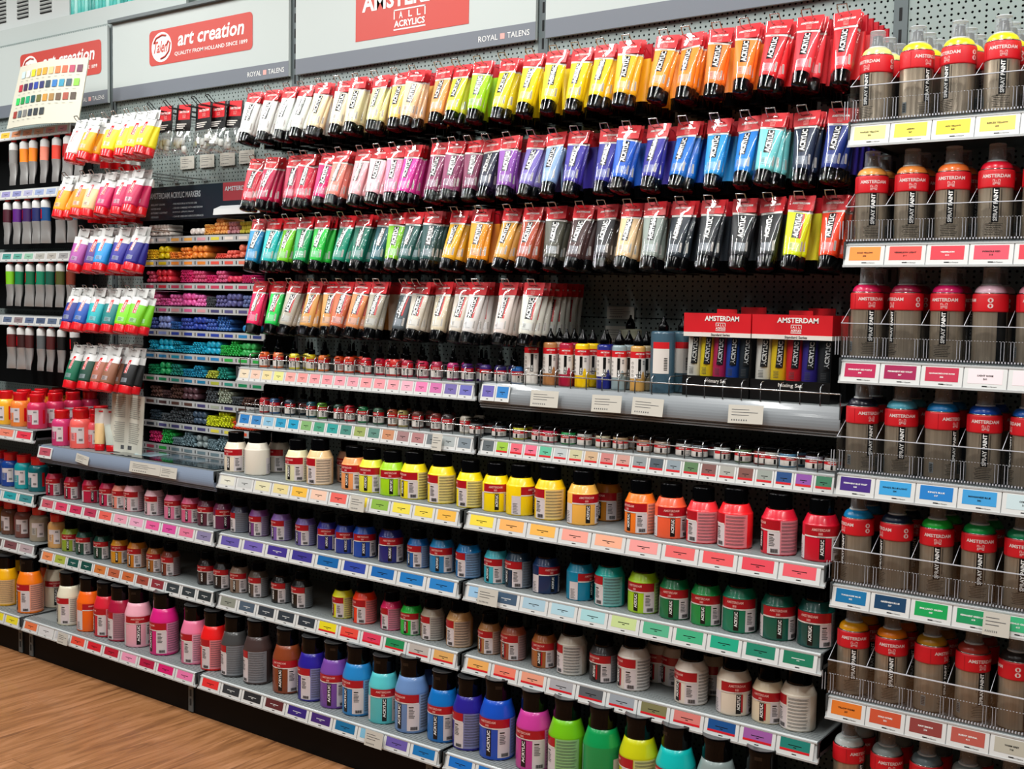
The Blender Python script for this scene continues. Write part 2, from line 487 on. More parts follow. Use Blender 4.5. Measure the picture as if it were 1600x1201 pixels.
JARS = {'z3': [(-1977, 65, 54, 9, 'efe3cc'),(-1877, 65, 79, 192, 'e6dfcf'),(-1876, 155, 54, -4, 'd8cfc0'),(-1695, 65, 60, 1, 'e6e2b6'),(-1599, 65, 82, -46, 'f2cc94'),(-1566, 155, 52, 4, 'e8b090'),(-1458, 65, 63, 9, 'f89e5e'),(-1387, 65, 70, 14, 'ece83c'),(-1307, 65, 62, 36, 'a6dc1c'),(-1225, 65, 77, -17, 'f8e41a'),(-1125, 65, 79, -47, 'fbdc0c'),(-1026, 65, 73, -48, 'fbe006'),(-937, 65, 75, 39, 'fcdc06'),(-857, 65, 77, 98, 'fdd60a'),(-764, 65, 81, -58, 'fccc12'),(-664, 65, 79, 52, 'f8b850'),(-645, 155, 69, -4, 'c07a20'),(-498, 65, 76, -17, 'fa7c22'),(-415, 65, 76, 36, 'f6603a'),(-330, 65, 76, -66, 'f6343c'),(-247, 65, 83, -84, 'f82028'),(-140, 65, 81, -46, 'dc1c34'),(-43, 65, 80, 26, 'ce0e2c')],
 'z4': [(-2991, 65, 62, 18, 'b8143c'),(-2873, 65, 59, 11, 'b4183a'),(-2761, 65, 61, 62, 'c01c44'),(-2657, 65, 58, 15, 'c02450'),(-2582, 65, 53, -4, 'f0907c'),(-2509, 65, 70, 3, 'f2b4bc'),(-2395, 65, 67, -4, 'f2c2cc'),(-2291, 65, 62, 24, 'e8789c'),(-2200, 65, 61, 23, 'e4648c'),(-2118, 65, 55, 18, '60283c'),(-2039, 65, 52, 62, '682448'),(-1955, 65, 56, -54, '34324a'),(-1867, 65, 59, -12, '7a4484'),(-1765, 65, 64, -10, '8460ac'),(-1657, 65, 63, -11, '6c5aa0'),(-1564, 65, 59, 39, '2c2c8a'),(-1490, 65, 52, 44, '243c98'),(-1412, 65, 69, 37, '124cb0'),(-1309, 65, 73, 36, '1c2474'),(-1206, 65, 61, -17, '0a60a8'),(-1119, 65, 71, 16, '147cb4'),(-1027, 65, 70, -48, '0a74b4'),(-931, 65, 68, -9, '3cb4c4'),(-859, 65, 72, -22, '0e3048'),(-771, 65, 71, 63, '0e2e58'),(-666, 65, 71, 84, '0a84a6'),(-579, 65, 76, -67, '10aca4'),(-483, 65, 76, 0, 'a8d420'),(-397, 65, 74, 13, '087040'),(-314, 65, 73, 14, '189044'),(-229, 65, 80, 13, '067a58'),(-135, 65, 78, 28, '065a48'),(-46, 65, 81, 3, '064842')],
 'z5': [(-2891, 65, 51, 37, '92ac34'),(-2803, 65, 57, 19, '164e40'),(-2694, 65, 56, 19, '144638'),(-2591, 65, 60, 33, 'd89420'),(-2492, 65, 68, 3, 'cc7c20'),(-2388, 65, 55, 7, 'a8682c'),(-2308, 65, 60, -5, '7c3624'),(-2118, 65, 51, 18, '241818'),(-2038, 65, 51, 8, '1c1818'),(-1957, 65, 58, 15, '8a7260'),(-1869, 65, 57, -10, '564a40'),(-1763, 65, 57, -4, '121212'),(-1672, 65, 66, -11, '101010'),(-1498, 65, 64, -25, 'ecea1c'),(-1410, 65, 71, -26, 'fc3c14'),(-1304, 65, 59, -50, 'e61e64'),(-1228, 65, 61, 6, '1cc03c'),(-1150, 65, 68, -46, 'aca08c'),(-1054, 65, 74, -59, 'c8985e'),(-950, 65, 62, -21, 'b07c48'),(-871, 65, 68, -16, 'a8583c'),(-772, 65, 66, 11, 'a8622e'),(-686, 65, 77, -76, 'c4bcac'),(-592, 65, 70, -9, '343436'),(-505, 65, 80, -34, 'ddd4c8'),(-483, 155, 64, -4, 'c8c0b4'),(-436, 155, 63, -31, 'ddd4c8'),(-347, 65, 81, -25, 'e6dacc'),(-336, 155, 61, -23, 'ddd0b8'),(-237, 65, 83, 41, 'e8dcc8'),(-151, 65, 74, 0, 'e8d8b8'),(-80, 65, 82, -88, 'ece2ce')],
 'z6': [(-3225, 5, 81, -49, 'f4b40c'),(-3318, 110, 84, 2, 'f8d018'),(-3063, 5, 104, -16, 'fa7c10'),(-3122, 110, 92, 1, 'f06020'),(-3062, 110, 77, 58, 'ece2c8'),(-2810, 5, 84, -17, 'e4e0c6'),(-2688, 5, 83, 85, 'fa6a14'),(-2586, 5, 70, -19, 'd82438'),(-2504, 5, 69, -54, 'a8163a'),(-2404, 5, 91, 54, 'f4b0c0'),(-2265, 5, 98, -10, 'dc2080'),(-2109, 5, 80, -29, 'ec7ca0'),(-2010, 5, 80, -41, 'f01c1c'),(-1911, 5, 82, -59, '464646'),(-1803, 5, 89, -66, '463634'),(-1671, 5, 88, 18, '8a4020'),(-1564, 5, 83, -34, '2a1e94'),(-1470, 5, 78, 22, '7a48a4'),(-1377, 5, 90, -8, '2484c8'),(-1277, 5, 86, 45, '58c8cc'),(-1172, 5, 95, -5, '6c90c4'),(-1202, 110, 91, -6, '5a80c0'),(-1059, 5, 82, 10, '0a70c0'),(-970, 5, 87, -54, '2a2090'),(-875, 5, 94, 8, '1450c4'),(-758, 5, 92, 0, 'cc3c98'),(-658, 5, 93, -76, '74c414'),(-554, 5, 97, 168, '0a9850'),(-451, 5, 96, -57, 'ccd010'),(-351, 5, 95, -19, '0cbcb8'),(-246, 5, 93, -21, '8a9a98'),(-136, 5, 93, -23, '303434')]}
MARKER_PILES = [(0, -2608, -2489, 'm', 3, 'f0e6dc'),(0, -2384, -2309, 'l', 1, 'ece4dc'),(0, -2309, -2255, 's', 4, 'f4b458'),(0, -2255, -2180, 'm', 4, 'f2ac60'),(0, -2186, -2125, 'm', 3, 'e6a4ac'),(0, -2125, -2056, 'm', 3, 'e8dc50'),(1, -2623, -2557, 's', 4, 'f6c82c'),(1, -2557, -2496, 'l', 2, 'f8dc18'),(1, -2496, -2436, 's', 3, 'fa983c'),(1, -2436, -2373, 'm', 3, 'f89038'),(1, -2373, -2292, 'l', 2, 'f0903a'),(1, -2252, -2199, 's', 2, 'ea5c4c'),(1, -2199, -2134, 'm', 2, 'e86658'),(1, -2134, -2071, 'l', 2, 'e87c60'),(2, -2624, -2572, 'm', 3, 'c84460'),(2, -2572, -2486, 'l', 2, 'ea3444'),(2, -2433, -2367, 's', 5, 'c04468'),(2, -2367, -2298, 'm', 3, 'c84870'),(2, -2298, -2245, 's', 3, 'c0446c'),(2, -2245, -2189, 'm', 3, 'c8507a'),(2, -2189, -2115, 'l', 1, 'd43456'),(2, -2115, -2039, 's', 3, 'c8486c'),(3, -2620, -2551, 'm', 4, 'da6498'),(3, -2551, -2493, 's', 3, 'e25ca0'),(3, -2493, -2426, 'm', 3, 'e064a8'),(3, -2426, -2356, 'l', 2, 'ea5aa8'),(3, -2356, -2295, 'm', 3, 'e06cb0'),(3, -2302, -2248, 's', 4, '484678'),(3, -2248, -2189, 'm', 3, '585688'),(3, -2189, -2118, 'l', 2, '58588c'),(3, -2111, -2039, 'm', 3, '6676a8'),(4, -2617, -2558, 'm', 3, '344688'),(4, -2558, -2493, 'l', 2, '8ca0e0'),(4, -2490, -2436, 's', 3, '2c44aa'),(4, -2436, -2367, 'm', 3, '344ca8'),(4, -2367, -2298, 'l', 2, '2c44a4'),(4, -2298, -2241, 'm', 3, '3454a8'),(4, -2241, -2166, 'm', 4, '3466ac'),(4, -2111, -2039, 'l', 1, '2c88c4'),(5, -2618, -2559, 'm', 3, '22aacc'),(5, -2559, -2479, 'l', 2, '18b4d8'),(5, -2479, -2423, 'm', 3, '1c9cbc'),(5, -2423, -2367, 's', 3, '1c9cc0'),(5, -2367, -2298, 'm', 3, '1cacd0'),(5, -2298, -2225, 'l', 2, '18a4c8'),(5, -2225, -2175, 's', 4, '32b44c'),(5, -2175, -2117, 'm', 4, '34bc54'),(5, -2117, -2048, 'l', 2, '3cb45c'),(6, -2618, -2552, 's', 4, '128c58'),(6, -2552, -2494, 'l', 2, '22a460'),(6, -2494, -2426, 'm', 3, '2c9484'),(6, -2423, -2363, 's', 3, '1c80ac'),(6, -2363, -2302, 'm', 3, '248cb0'),(6, -2302, -2238, 'm', 2, 'b4bc44'),(6, -2238, -2179, 'm', 3, '488a70'),(7, -2607, -2541, 'm', 3, '5c4038'),(7, -2541, -2490, 's', 3, '4a3232'),(7, -2490, -2426, 'm', 4, '5c4248'),(7, -2426, -2346, 'l', 2, '5c4048'),(7, -2302, -2238, 'm', 4, '4e5458'),(7, -2238, -2165, 'm', 4, 'a8b2a0'),(7, -2165, -2117, 's', 3, '546470'),(7, -2117, -2059, 'm', 2, '586c78'),(8, -2608, -2545, 's', 4, '2c3a44'),(8, -2545, -2491, 's', 3, '36485a'),(8, -2491, -2427, 'm', 4, '364858'),(8, -2427, -2367, 'm', 4, '36485c'),(8, -2367, -2298, 'l', 2, '3c5064'),(8, -2298, -2238, 's', 4, 'e4e420'),(8, -2238, -2159, 'm', 4, 'dce42a'),(8, -2159, -2043, 's', 3, 'f45a34'),(9, -2616, -2545, 'm', 3, 'dc3474'),(9, -2545, -2473, 'm', 4, '10bc50'),(9, -2480, -2420, 's', 3, '748a92'),(9, -2420, -2353, 'm', 4, '7c949c'),(9, -2353, -2291, 'l', 2, '909e9e'),(9, -2291, -2238, 's', 4, '98a4a4'),(9, -2238, -2171, 'm', 4, '98a8a4')]
DROPPERS = {'s1': [(-1881, 'f06a30'),(-1819, 'e88050'),(-1747, 'e8d838'),(-1672, 'e8d420'),(-1620, 'f07a30'),(-1553, 'f05a20'),(-1513, 'ee5030'),(-1446, 'd82030'),(-1390, 'd82040'),(-1350, 'd83040'),(-1333, 'd84038'),(-1285, 'c83048'),(-1227, 'd83058'),(-1176, 'c04060'),(-1118, 'b83070'),(-1067, '582880'),(-1005, '402878'),(-955, '282060'),(-900, '1868b8')],
 's2': [(-1880, 'c83038'),(-1833, '30588a'),(-1766, '284050'),(-1670, '206070'),(-1624, '60a030'),(-1554, '204838'),(-1509, 'c02030'),(-1454, '207848'),(-1393, '386048'),(-1338, 'a85030'),(-1299, 'b0a060'),(-1244, '704038'),(-1175, '803830'),(-1134, '504848'),(-1070, 'c0b8a8'),(-1032, '505458'),(-956, '303840'),(-886, 'c8c820'),(-825, 'b04050'),(-790, 'd82850'),(-733, '20a050'),(-684, 'b8bcb8'),(-629, 'c8c0a0'),(-578, 'b89870'),(-509, 'a87858'),(-461, 'a89888'),(-402, 'b0b4b0'),(-360, '505860'),(-302, 'b8c0c0'),(-248, '607850'),(-201, '804038'),(-176, 'b0b0a8'),(-139, '5888a8'),(-77, 'a8a8b8'),(-33, '888888')]}
INK_FRONT = [(-856, 'e8e4dc'),(-797, 'b07848'),(-747, 'a81838'),(-698, 'f4c80c'),(-633, '1c2478'),(-589, '8a9ca0'),(-536, 'c89850')]
INK_BACK = [(-799, 'c8a088'),(-753, '98203c'),(-696, 'f4cc0c'),(-653, '1c2478'),(-589, '90a0a4'),(-539, 'a89878')]
INK_LARGE = [(-470, '3c5868'),(-451, '40606e')]
ART_ROWS = [[(-2799, 'e8ece8', 1),(-2708, 'f0a818', 1),(-2637, 'd09020', 0),(-2582, 'f4e820', 1),(-2510, 'f4e428', 2),(-2451, 'f4e820', 1),(-2402, 'f0e010', 1)],
 [(-2876, 'fba410', 1),(-2767, 'fa9018', 1),(-2714, 'f6cc98', 1),(-2620, 'd01c60', 1),(-2540, 'cc1858', 2),(-2459, 'c01450', 1)],
 [(-2773, 'a84c9c', 2),(-2689, '583888', 1),(-2633, '1890d8', 1),(-2549, '2a2494', 2),(-2460, '1e1c84', 1)],
 [(-2834, '202e88', 1),(-2756, '1452ac', 1),(-2692, '10acb4', 1),(-2606, '067c7c', 1),(-2507, '7cd40e', 2),(-2447, '74cc0e', 1)],
 [(-2810, '06684a', 1),(-2732, '0a4030', 1),(-2663, 'a4604a', 1),(-2589, '8c5a40', 1),(-2491, '141618', 1)]]
ART_Z = [1.955, 1.762, 1.57, 1.36, 1.155]


# ---------------------------------------------------------------- the setting
tag(MB().box(-7, 3.5, -6, 0.9, -0.05, 0.0, M_WOOD).build('floor'), kind='structure')
tag(MB().box(-7, 3.5, 0.55, 0.65, 0, 3.2, mat('white_wall_paint', 'c4ccca', 0.7)).build('wall_back'), kind='structure')

SEAMS = [-4, -3, -2, -1, 0, 1]
BAYN = ['far left bay', 'second bay from left', 'centre left bay', 'centre right bay', 'spray paint bay']
BACK = 0.3356
for i in range(5):
    x0, x1 = SEAMS[i]+0.017, SEAMS[i+1]-0.017
    t = thing('back_panel', 'perforated grey steel back panel of the '+BAYN[i], 'shelving panel', ((x0+x1)/2, BACK, 0), group='perforated back panels')
    h = (x1-x0)/2
    for z0, z1 in ((0.10, 0.50), (0.502, 0.90), (0.902, 1.30), (1.302, 1.70), (1.702, 2.38)):
        MB().box(-h, h, 0, 0.0012, z0, z1, M_PERF).build('perforated_sheet', t)
    MB().box(-h, h, 0.02, 0.03, 0.05, 2.36, M_DARK).build('rear_sheet', t)
for i, x in enumerate(SEAMS[1:5]):
    b = MB()
    b.box(-0.016, 0.016, -0.004, 0.035, 0.0, 2.37, M_UPRIGHT)
    for k in range(46):
        z = 0.1+k*0.05
        b.box(-0.0035, 0.0035, -0.0046, -0.003, z, z+0.03, M_SLOT)
    tag(b.build('slotted_upright', loc=(x, BACK, 0)), 'slotted grey steel upright between the %s and the %s' % (BAYN[i], BAYN[i+1]), 'shelf upright', 'slotted uprights')

# header signs ------------------------------------------------------
def rrect(b, x0, x1, z0, z1, r, y, mt):
    pts = []
    for cx, cz, a0 in ((x1-r, z1-r, 0), (x0+r, z1-r, 90), (x0+r, z0+r, 180), (x1-r, z0+r, 270)):
        for k in range(7):
            a = R(a0+15*k)
            pts.append((cx+r*math.cos(a), y, cz+r*math.sin(a)))
    b.add(pts, [tuple(range(len(pts)))], mt)
def disc(b, cx, cz, r, y, mt, n=28, sx=1):
    pts = [(cx+sx*r*math.cos(2*PI*k/n), y, cz+r*math.sin(2*PI*k/n)) for k in range(n)]
    b.add(pts, [tuple(range(n))], mt)
def shear(y, x0, z0, k):
    return lambda u, v: (u+k*(v-z0), y, v)
YS = 0.318
def header(i, x0, x1, z0=2.0756, z1=2.366, kind='art'):
    nm = {0: 'far left', 1: 'second', 2: 'centre', 3: 'upper right', 4: 'spray paint bay'}[i]
    lab = {0: 'white header sign with red lozenge logo, partly behind the colour chart', 1: 'white header sign with red art creation lozenge above the empty hooks',
           2: 'white header sign with red square and ALL ACRYLICS lettering', 3: 'plain white header sign with grey band above the orange tubes', 4: 'white header sign high above the spray cans'}[i]
    t = thing('header_sign', lab, 'sign', (0, 0, 0), group='header signs')
    MB().box(x0, x1, YS, YS+0.01, z0, z1, M_SIGN).build('sign_panel', t)
    MB().box(x0, x1, YS-0.0006, YS, z0, z0+0.05, M_BAND).build('sign_band', t)
    if kind == 'art':
        b = MB()
        a, c, e, f = x0+0.225, x0+0.79, 2.183, 2.310
        if i == 0:
            a, c, e, f = -3.615, -3.055, 2.190, 2.320
        rrect(b, a, c, e, f, 0.018, YS-0.001, M_SIGNRED)
        cx, cz = a+0.072, (e+f)/2
        disc(b, cx, cz, 0.054, YS-0.0014, M_SIGNTXT, sx=1.08)
        b.text('Talen', shear(YS-0.0018, cx, cz, 0.3), cx-0.047, cx+0.035, cz-0.020, cz+0.022, M_SIGNRED, 0.02)
        b.tube([(cx+0.030, YS-0.002, cz+0.004), (cx+0.040, YS-0.002, cz+0.018), (cx+0.050, YS-0.002, cz+0.01), (cx+0.042, YS-0.002, cz-0.02), (cx+0.022, YS-0.002, cz-0.036), (cx-0.004, YS-0.002, cz-0.042)], 0.0034, M_SIGNRED, 5)
        b.tube([(cx-0.044, YS-0.002, cz+0.016), (cx-0.03, YS-0.002, cz+0.034), (cx+0.004, YS-0.002, cz+0.043), (cx+0.028, YS-0.002, cz+0.038)], 0.0034, M_SIGNRED, 5)
        b.text('art creation', shear(YS-0.0018, 0, cz, 0.2), a+0.165, c-0.045, cz-0.008, cz+0.042, M_SIGNTXT, 0.022)
        b.text('QUALITY FROM HOLLAND SINCE 1899', flat(YS-0.0018), a+0.148, c-0.025, cz-0.042, cz-0.026, M_SIGNTXT, 0.012)
        b.build('red_logo', t)
    elif kind == 'all':
        b = MB()
        a, c = x0+0.272, x0+0.727
        b.box(a, c, YS-0.001, YS, 2.150, 2.345, M_SIGNRED)
        y = YS-0.0018
        b.text('AMSTERDAM', flat(y), a+0.028, c-0.028, 2.236, 2.292, M_SIGNTXT, 0.03)
        p, q = a+0.161, a+0.289
        b.text('ACRYLICS', flat(y), p+0.002, q-0.002, 2.174, 2.194, M_SIGNTXT, 0.03)
        for k, xx in enumerate((p+0.022, p+0.060, p+0.094)):
            b.text('ALL'[k], flat(y), xx, xx+0.015, 2.200, 2.220, M_SIGNTXT, 0.02)
        b.box(p, q, y, YS, 2.224, 2.228, M_SIGNTXT)
        b.box(p, q, y, YS, 2.165, 2.169, M_SIGNTXT)
        b.box(p, p+0.004, y, YS, 2.199, 2.227, M_SIGNTXT)
        b.box(q-0.004, q, y, YS, 2.199, 2.227, M_SIGNTXT)
        b.build('red_logo', t)
    if kind:
        b = MB()
        e = x1-0.02
        b.text('ROYAL', flat(YS-0.0012), e-0.182, e-0.112, 2.091, 2.1075, M_SIGNTXT, 0.0)
        b.box(e-0.103, e-0.087, YS-0.0012, YS, 2.091, 2.107, M_PINK)
        b.text('TALENS', flat(YS-0.0012), e-0.078, e, 2.091, 2.1075, M_SIGNTXT, 0.0)
        b.build('band_lettering', t)
    return t
header(0, -3.985, -3.017)
header(1, -2.983, -2.017)
header(2, -1.983, -1.017, z1=2.62, kind='all')
header(3, -0.983, 0.5, z1=2.62, kind=None)
b = MB()
b.box(-2.99, -2.0, 0.30, 0.345, 2.366, 2.378, M_UPRIGHT)
tag(b.build('top_cap_rail'), 'thin dark steel rail along the top edge of the second header sign', 'rail')

# things on top of the shelving, far left
t = thing('air_conditioner', 'white louvred appliance casing high at the top left corner', 'air conditioner', (-3.7, 0.42, 2.44))
MB().box(-0.45, 0.325, -0.03, 0.10, 0, 0.35, mat('white_enamel', 'd2d8d6', 0.4, coat=0.2)).build('casing', t)
for cx in (-0.18, -0.01, 0.16):
    b = MB()
    for k in range(9):
        z = 0.062+k*0.0160
        b.prism_x([(-0.030, z), (-0.036, z+0.006), (-0.036, z+0.0075), (-0.030, z+0.012)], cx-0.042, cx+0.042, mat('white_enamel'))
        b.box(cx-0.040, cx+0.040, -0.0345, -0.030, z-0.004, z+0.000, M_SLOT)
    b.build('louvre', t)
tag(MB().box(-4.4, -2.6, 0.36, 0.37, 2.38, 2.455, M_SIGN).build('fascia_board'), 'white board behind the top of the header signs', 'board')
cols = ['2fb8ae', '58cfc4', '1f9f98', '86dcd2', '3fc0b6', 'a8e6de']
for k in range(26):
    x = -3.36+k*0.0235
    b = MB()
    b.lathe([(0.0105, 0), (0.0112, 0.004), (0.0112, 0.135), (0.009, 0.14)], M_BOTTLE, 10)
    o = b.build('glass_rod', loc=(x, 0.40, 2.455))
    o.color = lin(cols[(k*5+k//3) % 6])
    tag(o, 'turquoise glassy rod standing in the row on top of the shelving', 'glass rod', 'turquoise rods on top of the shelving')
tag(MB().box(-4.3, -4.02, -0.25, 0.05, 0.0, 2.31, M_NAVY).box(-4.3, -4.019, -0.255, 0.05, 2.12, 2.125, mat('tan_edge', '9a6a40', 0.5)).build('display_cabinet'), 'tall dark navy cabinet cut off by the left edge of the photo', 'cabinet')

# ---------------------------------------------------------------- shelves with label rails
def card_mesh(w, h, kind='plain', text=None, sub=None):
    """white insert with a colour field; lies in the x-z plane, front towards -y"""
    b = MB()
    b.box(0, w, -0.0004, 0.0003, 0, h, M_WHITE)
    m = w*0.10 if w > 0.03 else w*0.14
    z0 = h*0.24
    b.box(m, w-m, -0.0007, 0, z0, h-h*0.08, M_CARDCOL)
    if kind == 'special':
        b.box(m, w-m, -0.0009, 0, z0, z0+h*0.12, M_RED)
    b.box(w*0.44, w*0.56, -0.0007, 0, h*0.09, h*0.14, M_BLACK)
    if text:
        fn = flat(-0.0011)
        L = min(w*0.62, len(text)*0.0030)
        b.text(text, fn, w/2-L/2, w/2+L/2, h*0.58, h*0.66, text_mat(kind), 0.03)
        b.text(sub, fn, w/2-0.0035, w/2+0.0035, h*0.42, h*0.50, text_mat(kind), 0.03)
        b.text('Semi-Opaque', flat(-0.0008), w*0.52, w*0.78, h*0.07, h*0.14, M_BLACK, 0.01)
    else:
        b.box(w*0.32, w*0.68, -0.0009, 0, h*0.56, h*0.60, M_BLACK if kind != 'light' else M_WHITE)
        b.box(w*0.46, w*0.54, -0.0009, 0, h*0.46, h*0.50, M_BLACK if kind != 'light' else M_WHITE)
    return b.mesh('colour_card')
def text_mat(kind):
    return M_SIGNTXT if kind == 'light' else M_BLACK

_CM = {}
def cards(rail, x0, x1, cols, h, special=(), gap=0.0):
    n = len(cols)
    pitch = (x1-x0)/n
    for k, c in enumerate(cols):
        if c is None:
            continue
        kind = 'special' if k in special else ('light' if sum(lin(c)[:3]) < 0.35 else 'plain')
        key = (round(pitch, 4), h, kind)
        if key not in _CM:
            _CM[key] = card_mesh(pitch*0.97, h, kind)
        put(_CM[key], 'colour_card', rail, (x0+k*pitch, 0, 0), (0, 0, 0), c)

TILT = R(-14)
def shelf(label, x0, x1, yf, zb, depth, strip=0.044, cols=None, cardr=None, special=(), rail='white', ridges=True):
    """board whose front rail hangs from z = zb upwards; the board's top is at zb + strip"""
    zt = zb+strip
    t = thing('metal_shelf', label, 'shelf', ((x0+x1)/2, yf, zb), group='metal shelves')
    h = (x1-x0)/2-0.003
    b = MB()
    b.box(-h, h, 0.014, depth, strip-0.026, strip, M_STEEL)
    if ridges:
        for k in range(4):
            y = 0.017+k*0.009
            b.box(-h, h, y, y+0.0055, strip, strip+0.0016, M_STEEL)
            b.box(-h, h, y+0.0055, y+0.009, strip, strip+0.0004, M_STEELD)
    b.box(-h, -h+0.003, 0.0, depth, strip-0.034, strip+0.002, M_STEELD)
    b.box(h-0.003, h, 0.0, depth, strip-0.034, strip+0.002, M_STEELD)
    b.build('shelf_board', t)
    rl = MB()
    mt = {'white': M_RAIL, 'grey': M_BUMPER, 'blue': M_BUMPB}[rail]
    if rail == 'white':
        rl.prism_x([(0.0, 0.0), (0.010, strip-0.004), (0.016, strip), (0.016, strip-0.012), (0.006, 0.0)], -h, h, mt)
        rl.box(-h, h, -0.0025, 0.0, -0.001, 0.0035, mt)
        rl.box(-h, h, 0.0065, 0.012, strip-0.006, strip-0.0028, mt)
    else:
        pts = [(0.016, strip)]
        for k in range(9):
            a = k/8
            pts.append((0.012-0.014*math.sin(a*PI*0.62), strip-(strip+0.002)*a))
        pts.append((0.012, -0.002))
        rl.prism_x(pts, -h, h, mt)
        for k in range(3):
            z = -0.001-k*0.006
            rl.box(-h, h, 0.002+k*0.003, 0.012, z-0.004, z, mt)
    r = rl.build('label_rail', t)
    if cols:
        a, c = cardr if cardr else (x0+0.012, x1-0.012)
        xm = (x0+x1)/2
        # the cards lean with the rail
        n = len(cols)
        pitch = (c-a)/n
        hh = strip-0.006
        lean = -math.atan2(0.010, strip-0.004)
        for k, cc in enumerate(cols):
            if cc is None:
                continue
            kind = 'special' if k in special else ('light' if sum(lin(cc)[:3]) < 0.35 else 'plain')
            key = (round(pitch, 4), round(hh, 4), kind)
            if key not in _CM:
                _CM[key] = card_mesh(pitch*0.97, hh, kind)
            put(_CM[key], 'colour_card', r, (a+k*pitch-xm, -0.0012 if rail == 'white' else -0.0065, 0.003), (lean, 0, 0), cc)
    return t

BLUES = '6458a8 7060b4 40308c 3c3490 0c64a8 2c44a4 1468b4 1c78c0 2480c8'.split()
bay = {1: 'second bay from the left', 2: 'centre left bay', 3: 'centre right bay', 0: 'far left bay'}
# centre left (-2..-1), centre right (-1..0)
shelf('upper white railed shelf of the centre left bay, under the hanging tubes', -1.97, -1.003, 0.0555, 1.072, 0.275, 0.046,
      'e8d8bc ecc8b4 e8d8a0 e4e490 f0a8a0 ee9c98 ee9ca0 ec98a0 ee9ca8 e8a0ac ee9ca0 ec98a0 e8a0a8 eab0c0 ee80b0 d070a8 7468a8 6c6cb8'.split())
shelf('grey bumper shelf under the ink bottles and the paint sets', -0.997, -0.003, 0.0555, 1.072, 0.275, 0.050, ['6c64b0', '2c80c8'], (-0.985, -0.89), rail='grey')
shelf('second shelf of the centre left bay, blue to grey cards, small jars', -1.97, -1.003, 0.0555, 0.928, 0.275, 0.046,
      '2c7cc0 3c84c0 88bcd8 3098c0 209cc4 80b070 489c7c 309c98 48887c 98a860 5c887c c88c68 a07c7c b07c7c 70787c a8b0b0 7c8890'.split())
shelf('second shelf of the centre right bay, many small cards with red strips', -0.997, -0.003, 0.0555, 0.928, 0.275, 0.046,
      '5c6468 98c43c e86878 e8708c 60bc98 bcc4c4 c8c49c ccac88 c8807c c8988c 8c9496 4c5860 8c9aa2 5a7c54 7c5450 a8a8a0 7c5048 98a098 1c4880 8c50a4 3c7c5c'.split(), special=range(1, 21))
shelf('shelf of cream and yellow jars in the centre left bay', -1.997, -1.003, 0.0, 0.7357, 0.33, 0.046,
      'e4e4d4 c8ccca e4e0b8 e8d898 f4c048 f4ccb4 ec6860 f0d840 8cb848 f0e050 f0d850 f4bc4c'.split())
shelf('shelf of golden, orange and red jars in the centre right bay', -0.997, -0.003, 0.0, 0.7357, 0.33, 0.046,
      'f8e048 fcb868 f8bc58 f8a898 f8b494 f6a09c ee6c6c ee5c60 e84858 ec5c68'.split())
shelf('shelf of violet and blue jars in the centre left bay', -1.997, -1.003, 0.0, 0.5428, 0.33, 0.046, BLUES)
shelf('shelf of turquoise and green jars in the centre right bay', -0.997, -0.003, 0.0, 0.5428, 0.33, 0.046, '98c4e4 405870 a8c8d8 b0d4e0 a8d8dc c8dc98 58b48c 40b080 1ca884 1c8468 187858'.split())
shelf('shelf of black, neon and tan jars in the centre left bay', -1.997, -1.003, 0.0, 0.3473, 0.33, 0.046, '8c9084 4c5c6c 343c44 303840 2c343c e8d820 e84c3c dc3858 188850 b8b0a8 dca860'.split(), special=range(5, 11))
shelf('shelf of brown and white jars in the centre right bay', -0.997, -0.003, 0.0, 0.3473, 0.33, 0.046, 'ecac5c ee8068 e89c80 a8a8ac 585c60 98a0a8 7c7850 d87c74 0c4c8c 9c58a0 187c70'.split(), special=range(0, 11))
# second bay from the left (-3..-2)
shelf('blue-grey bumper shelf with red-capped bottles and a leaning booklet', -2.997, -2.003, 0.0, 0.7357, 0.33, 0.046, ['bc5464'], (-2.99, -2.90), rail='blue')
shelf('shelf of crimson and pink jars in the second bay from the left', -2.997, -2.003, 0.0, 0.5428, 0.33, 0.046, 'c85868 d84064 c83058 b83858 e86458 eaa0b4 e8a8c4 e8609c d8509c e07898 8880a4'.split())
shelf('shelf of olive, green and brown jars in the second bay from the left', -2.997, -2.003, 0.0, 0.3473, 0.33, 0.046, 'e88c58 a8b444 185048 104840 d07838 b86040 c86838 9c4838 8c3038 343c40 30383c 2c3438'.split())
# far left bay
shelf('highest low shelf of the far left bay, under red-capped bottles', -3.997, -3.02, 0.0, 0.785, 0.33, 0.044, (['e8d080']*6+['f08870', 'e83c50']))
shelf('middle low shelf of the far left bay, under blue and teal bottles', -3.997, -3.02, 0.0, 0.546, 0.33, 0.044, (['5070a8']*6+['9cb4cc', '28a0a8', '408c90']))
shelf('lowest narrow shelf of the far left bay, under brown bottles', -3.997, -3.02, 0.0, 0.356, 0.33, 0.044, (['705848']*6+['60504c', '7c4c50', 'b8a4a8']))
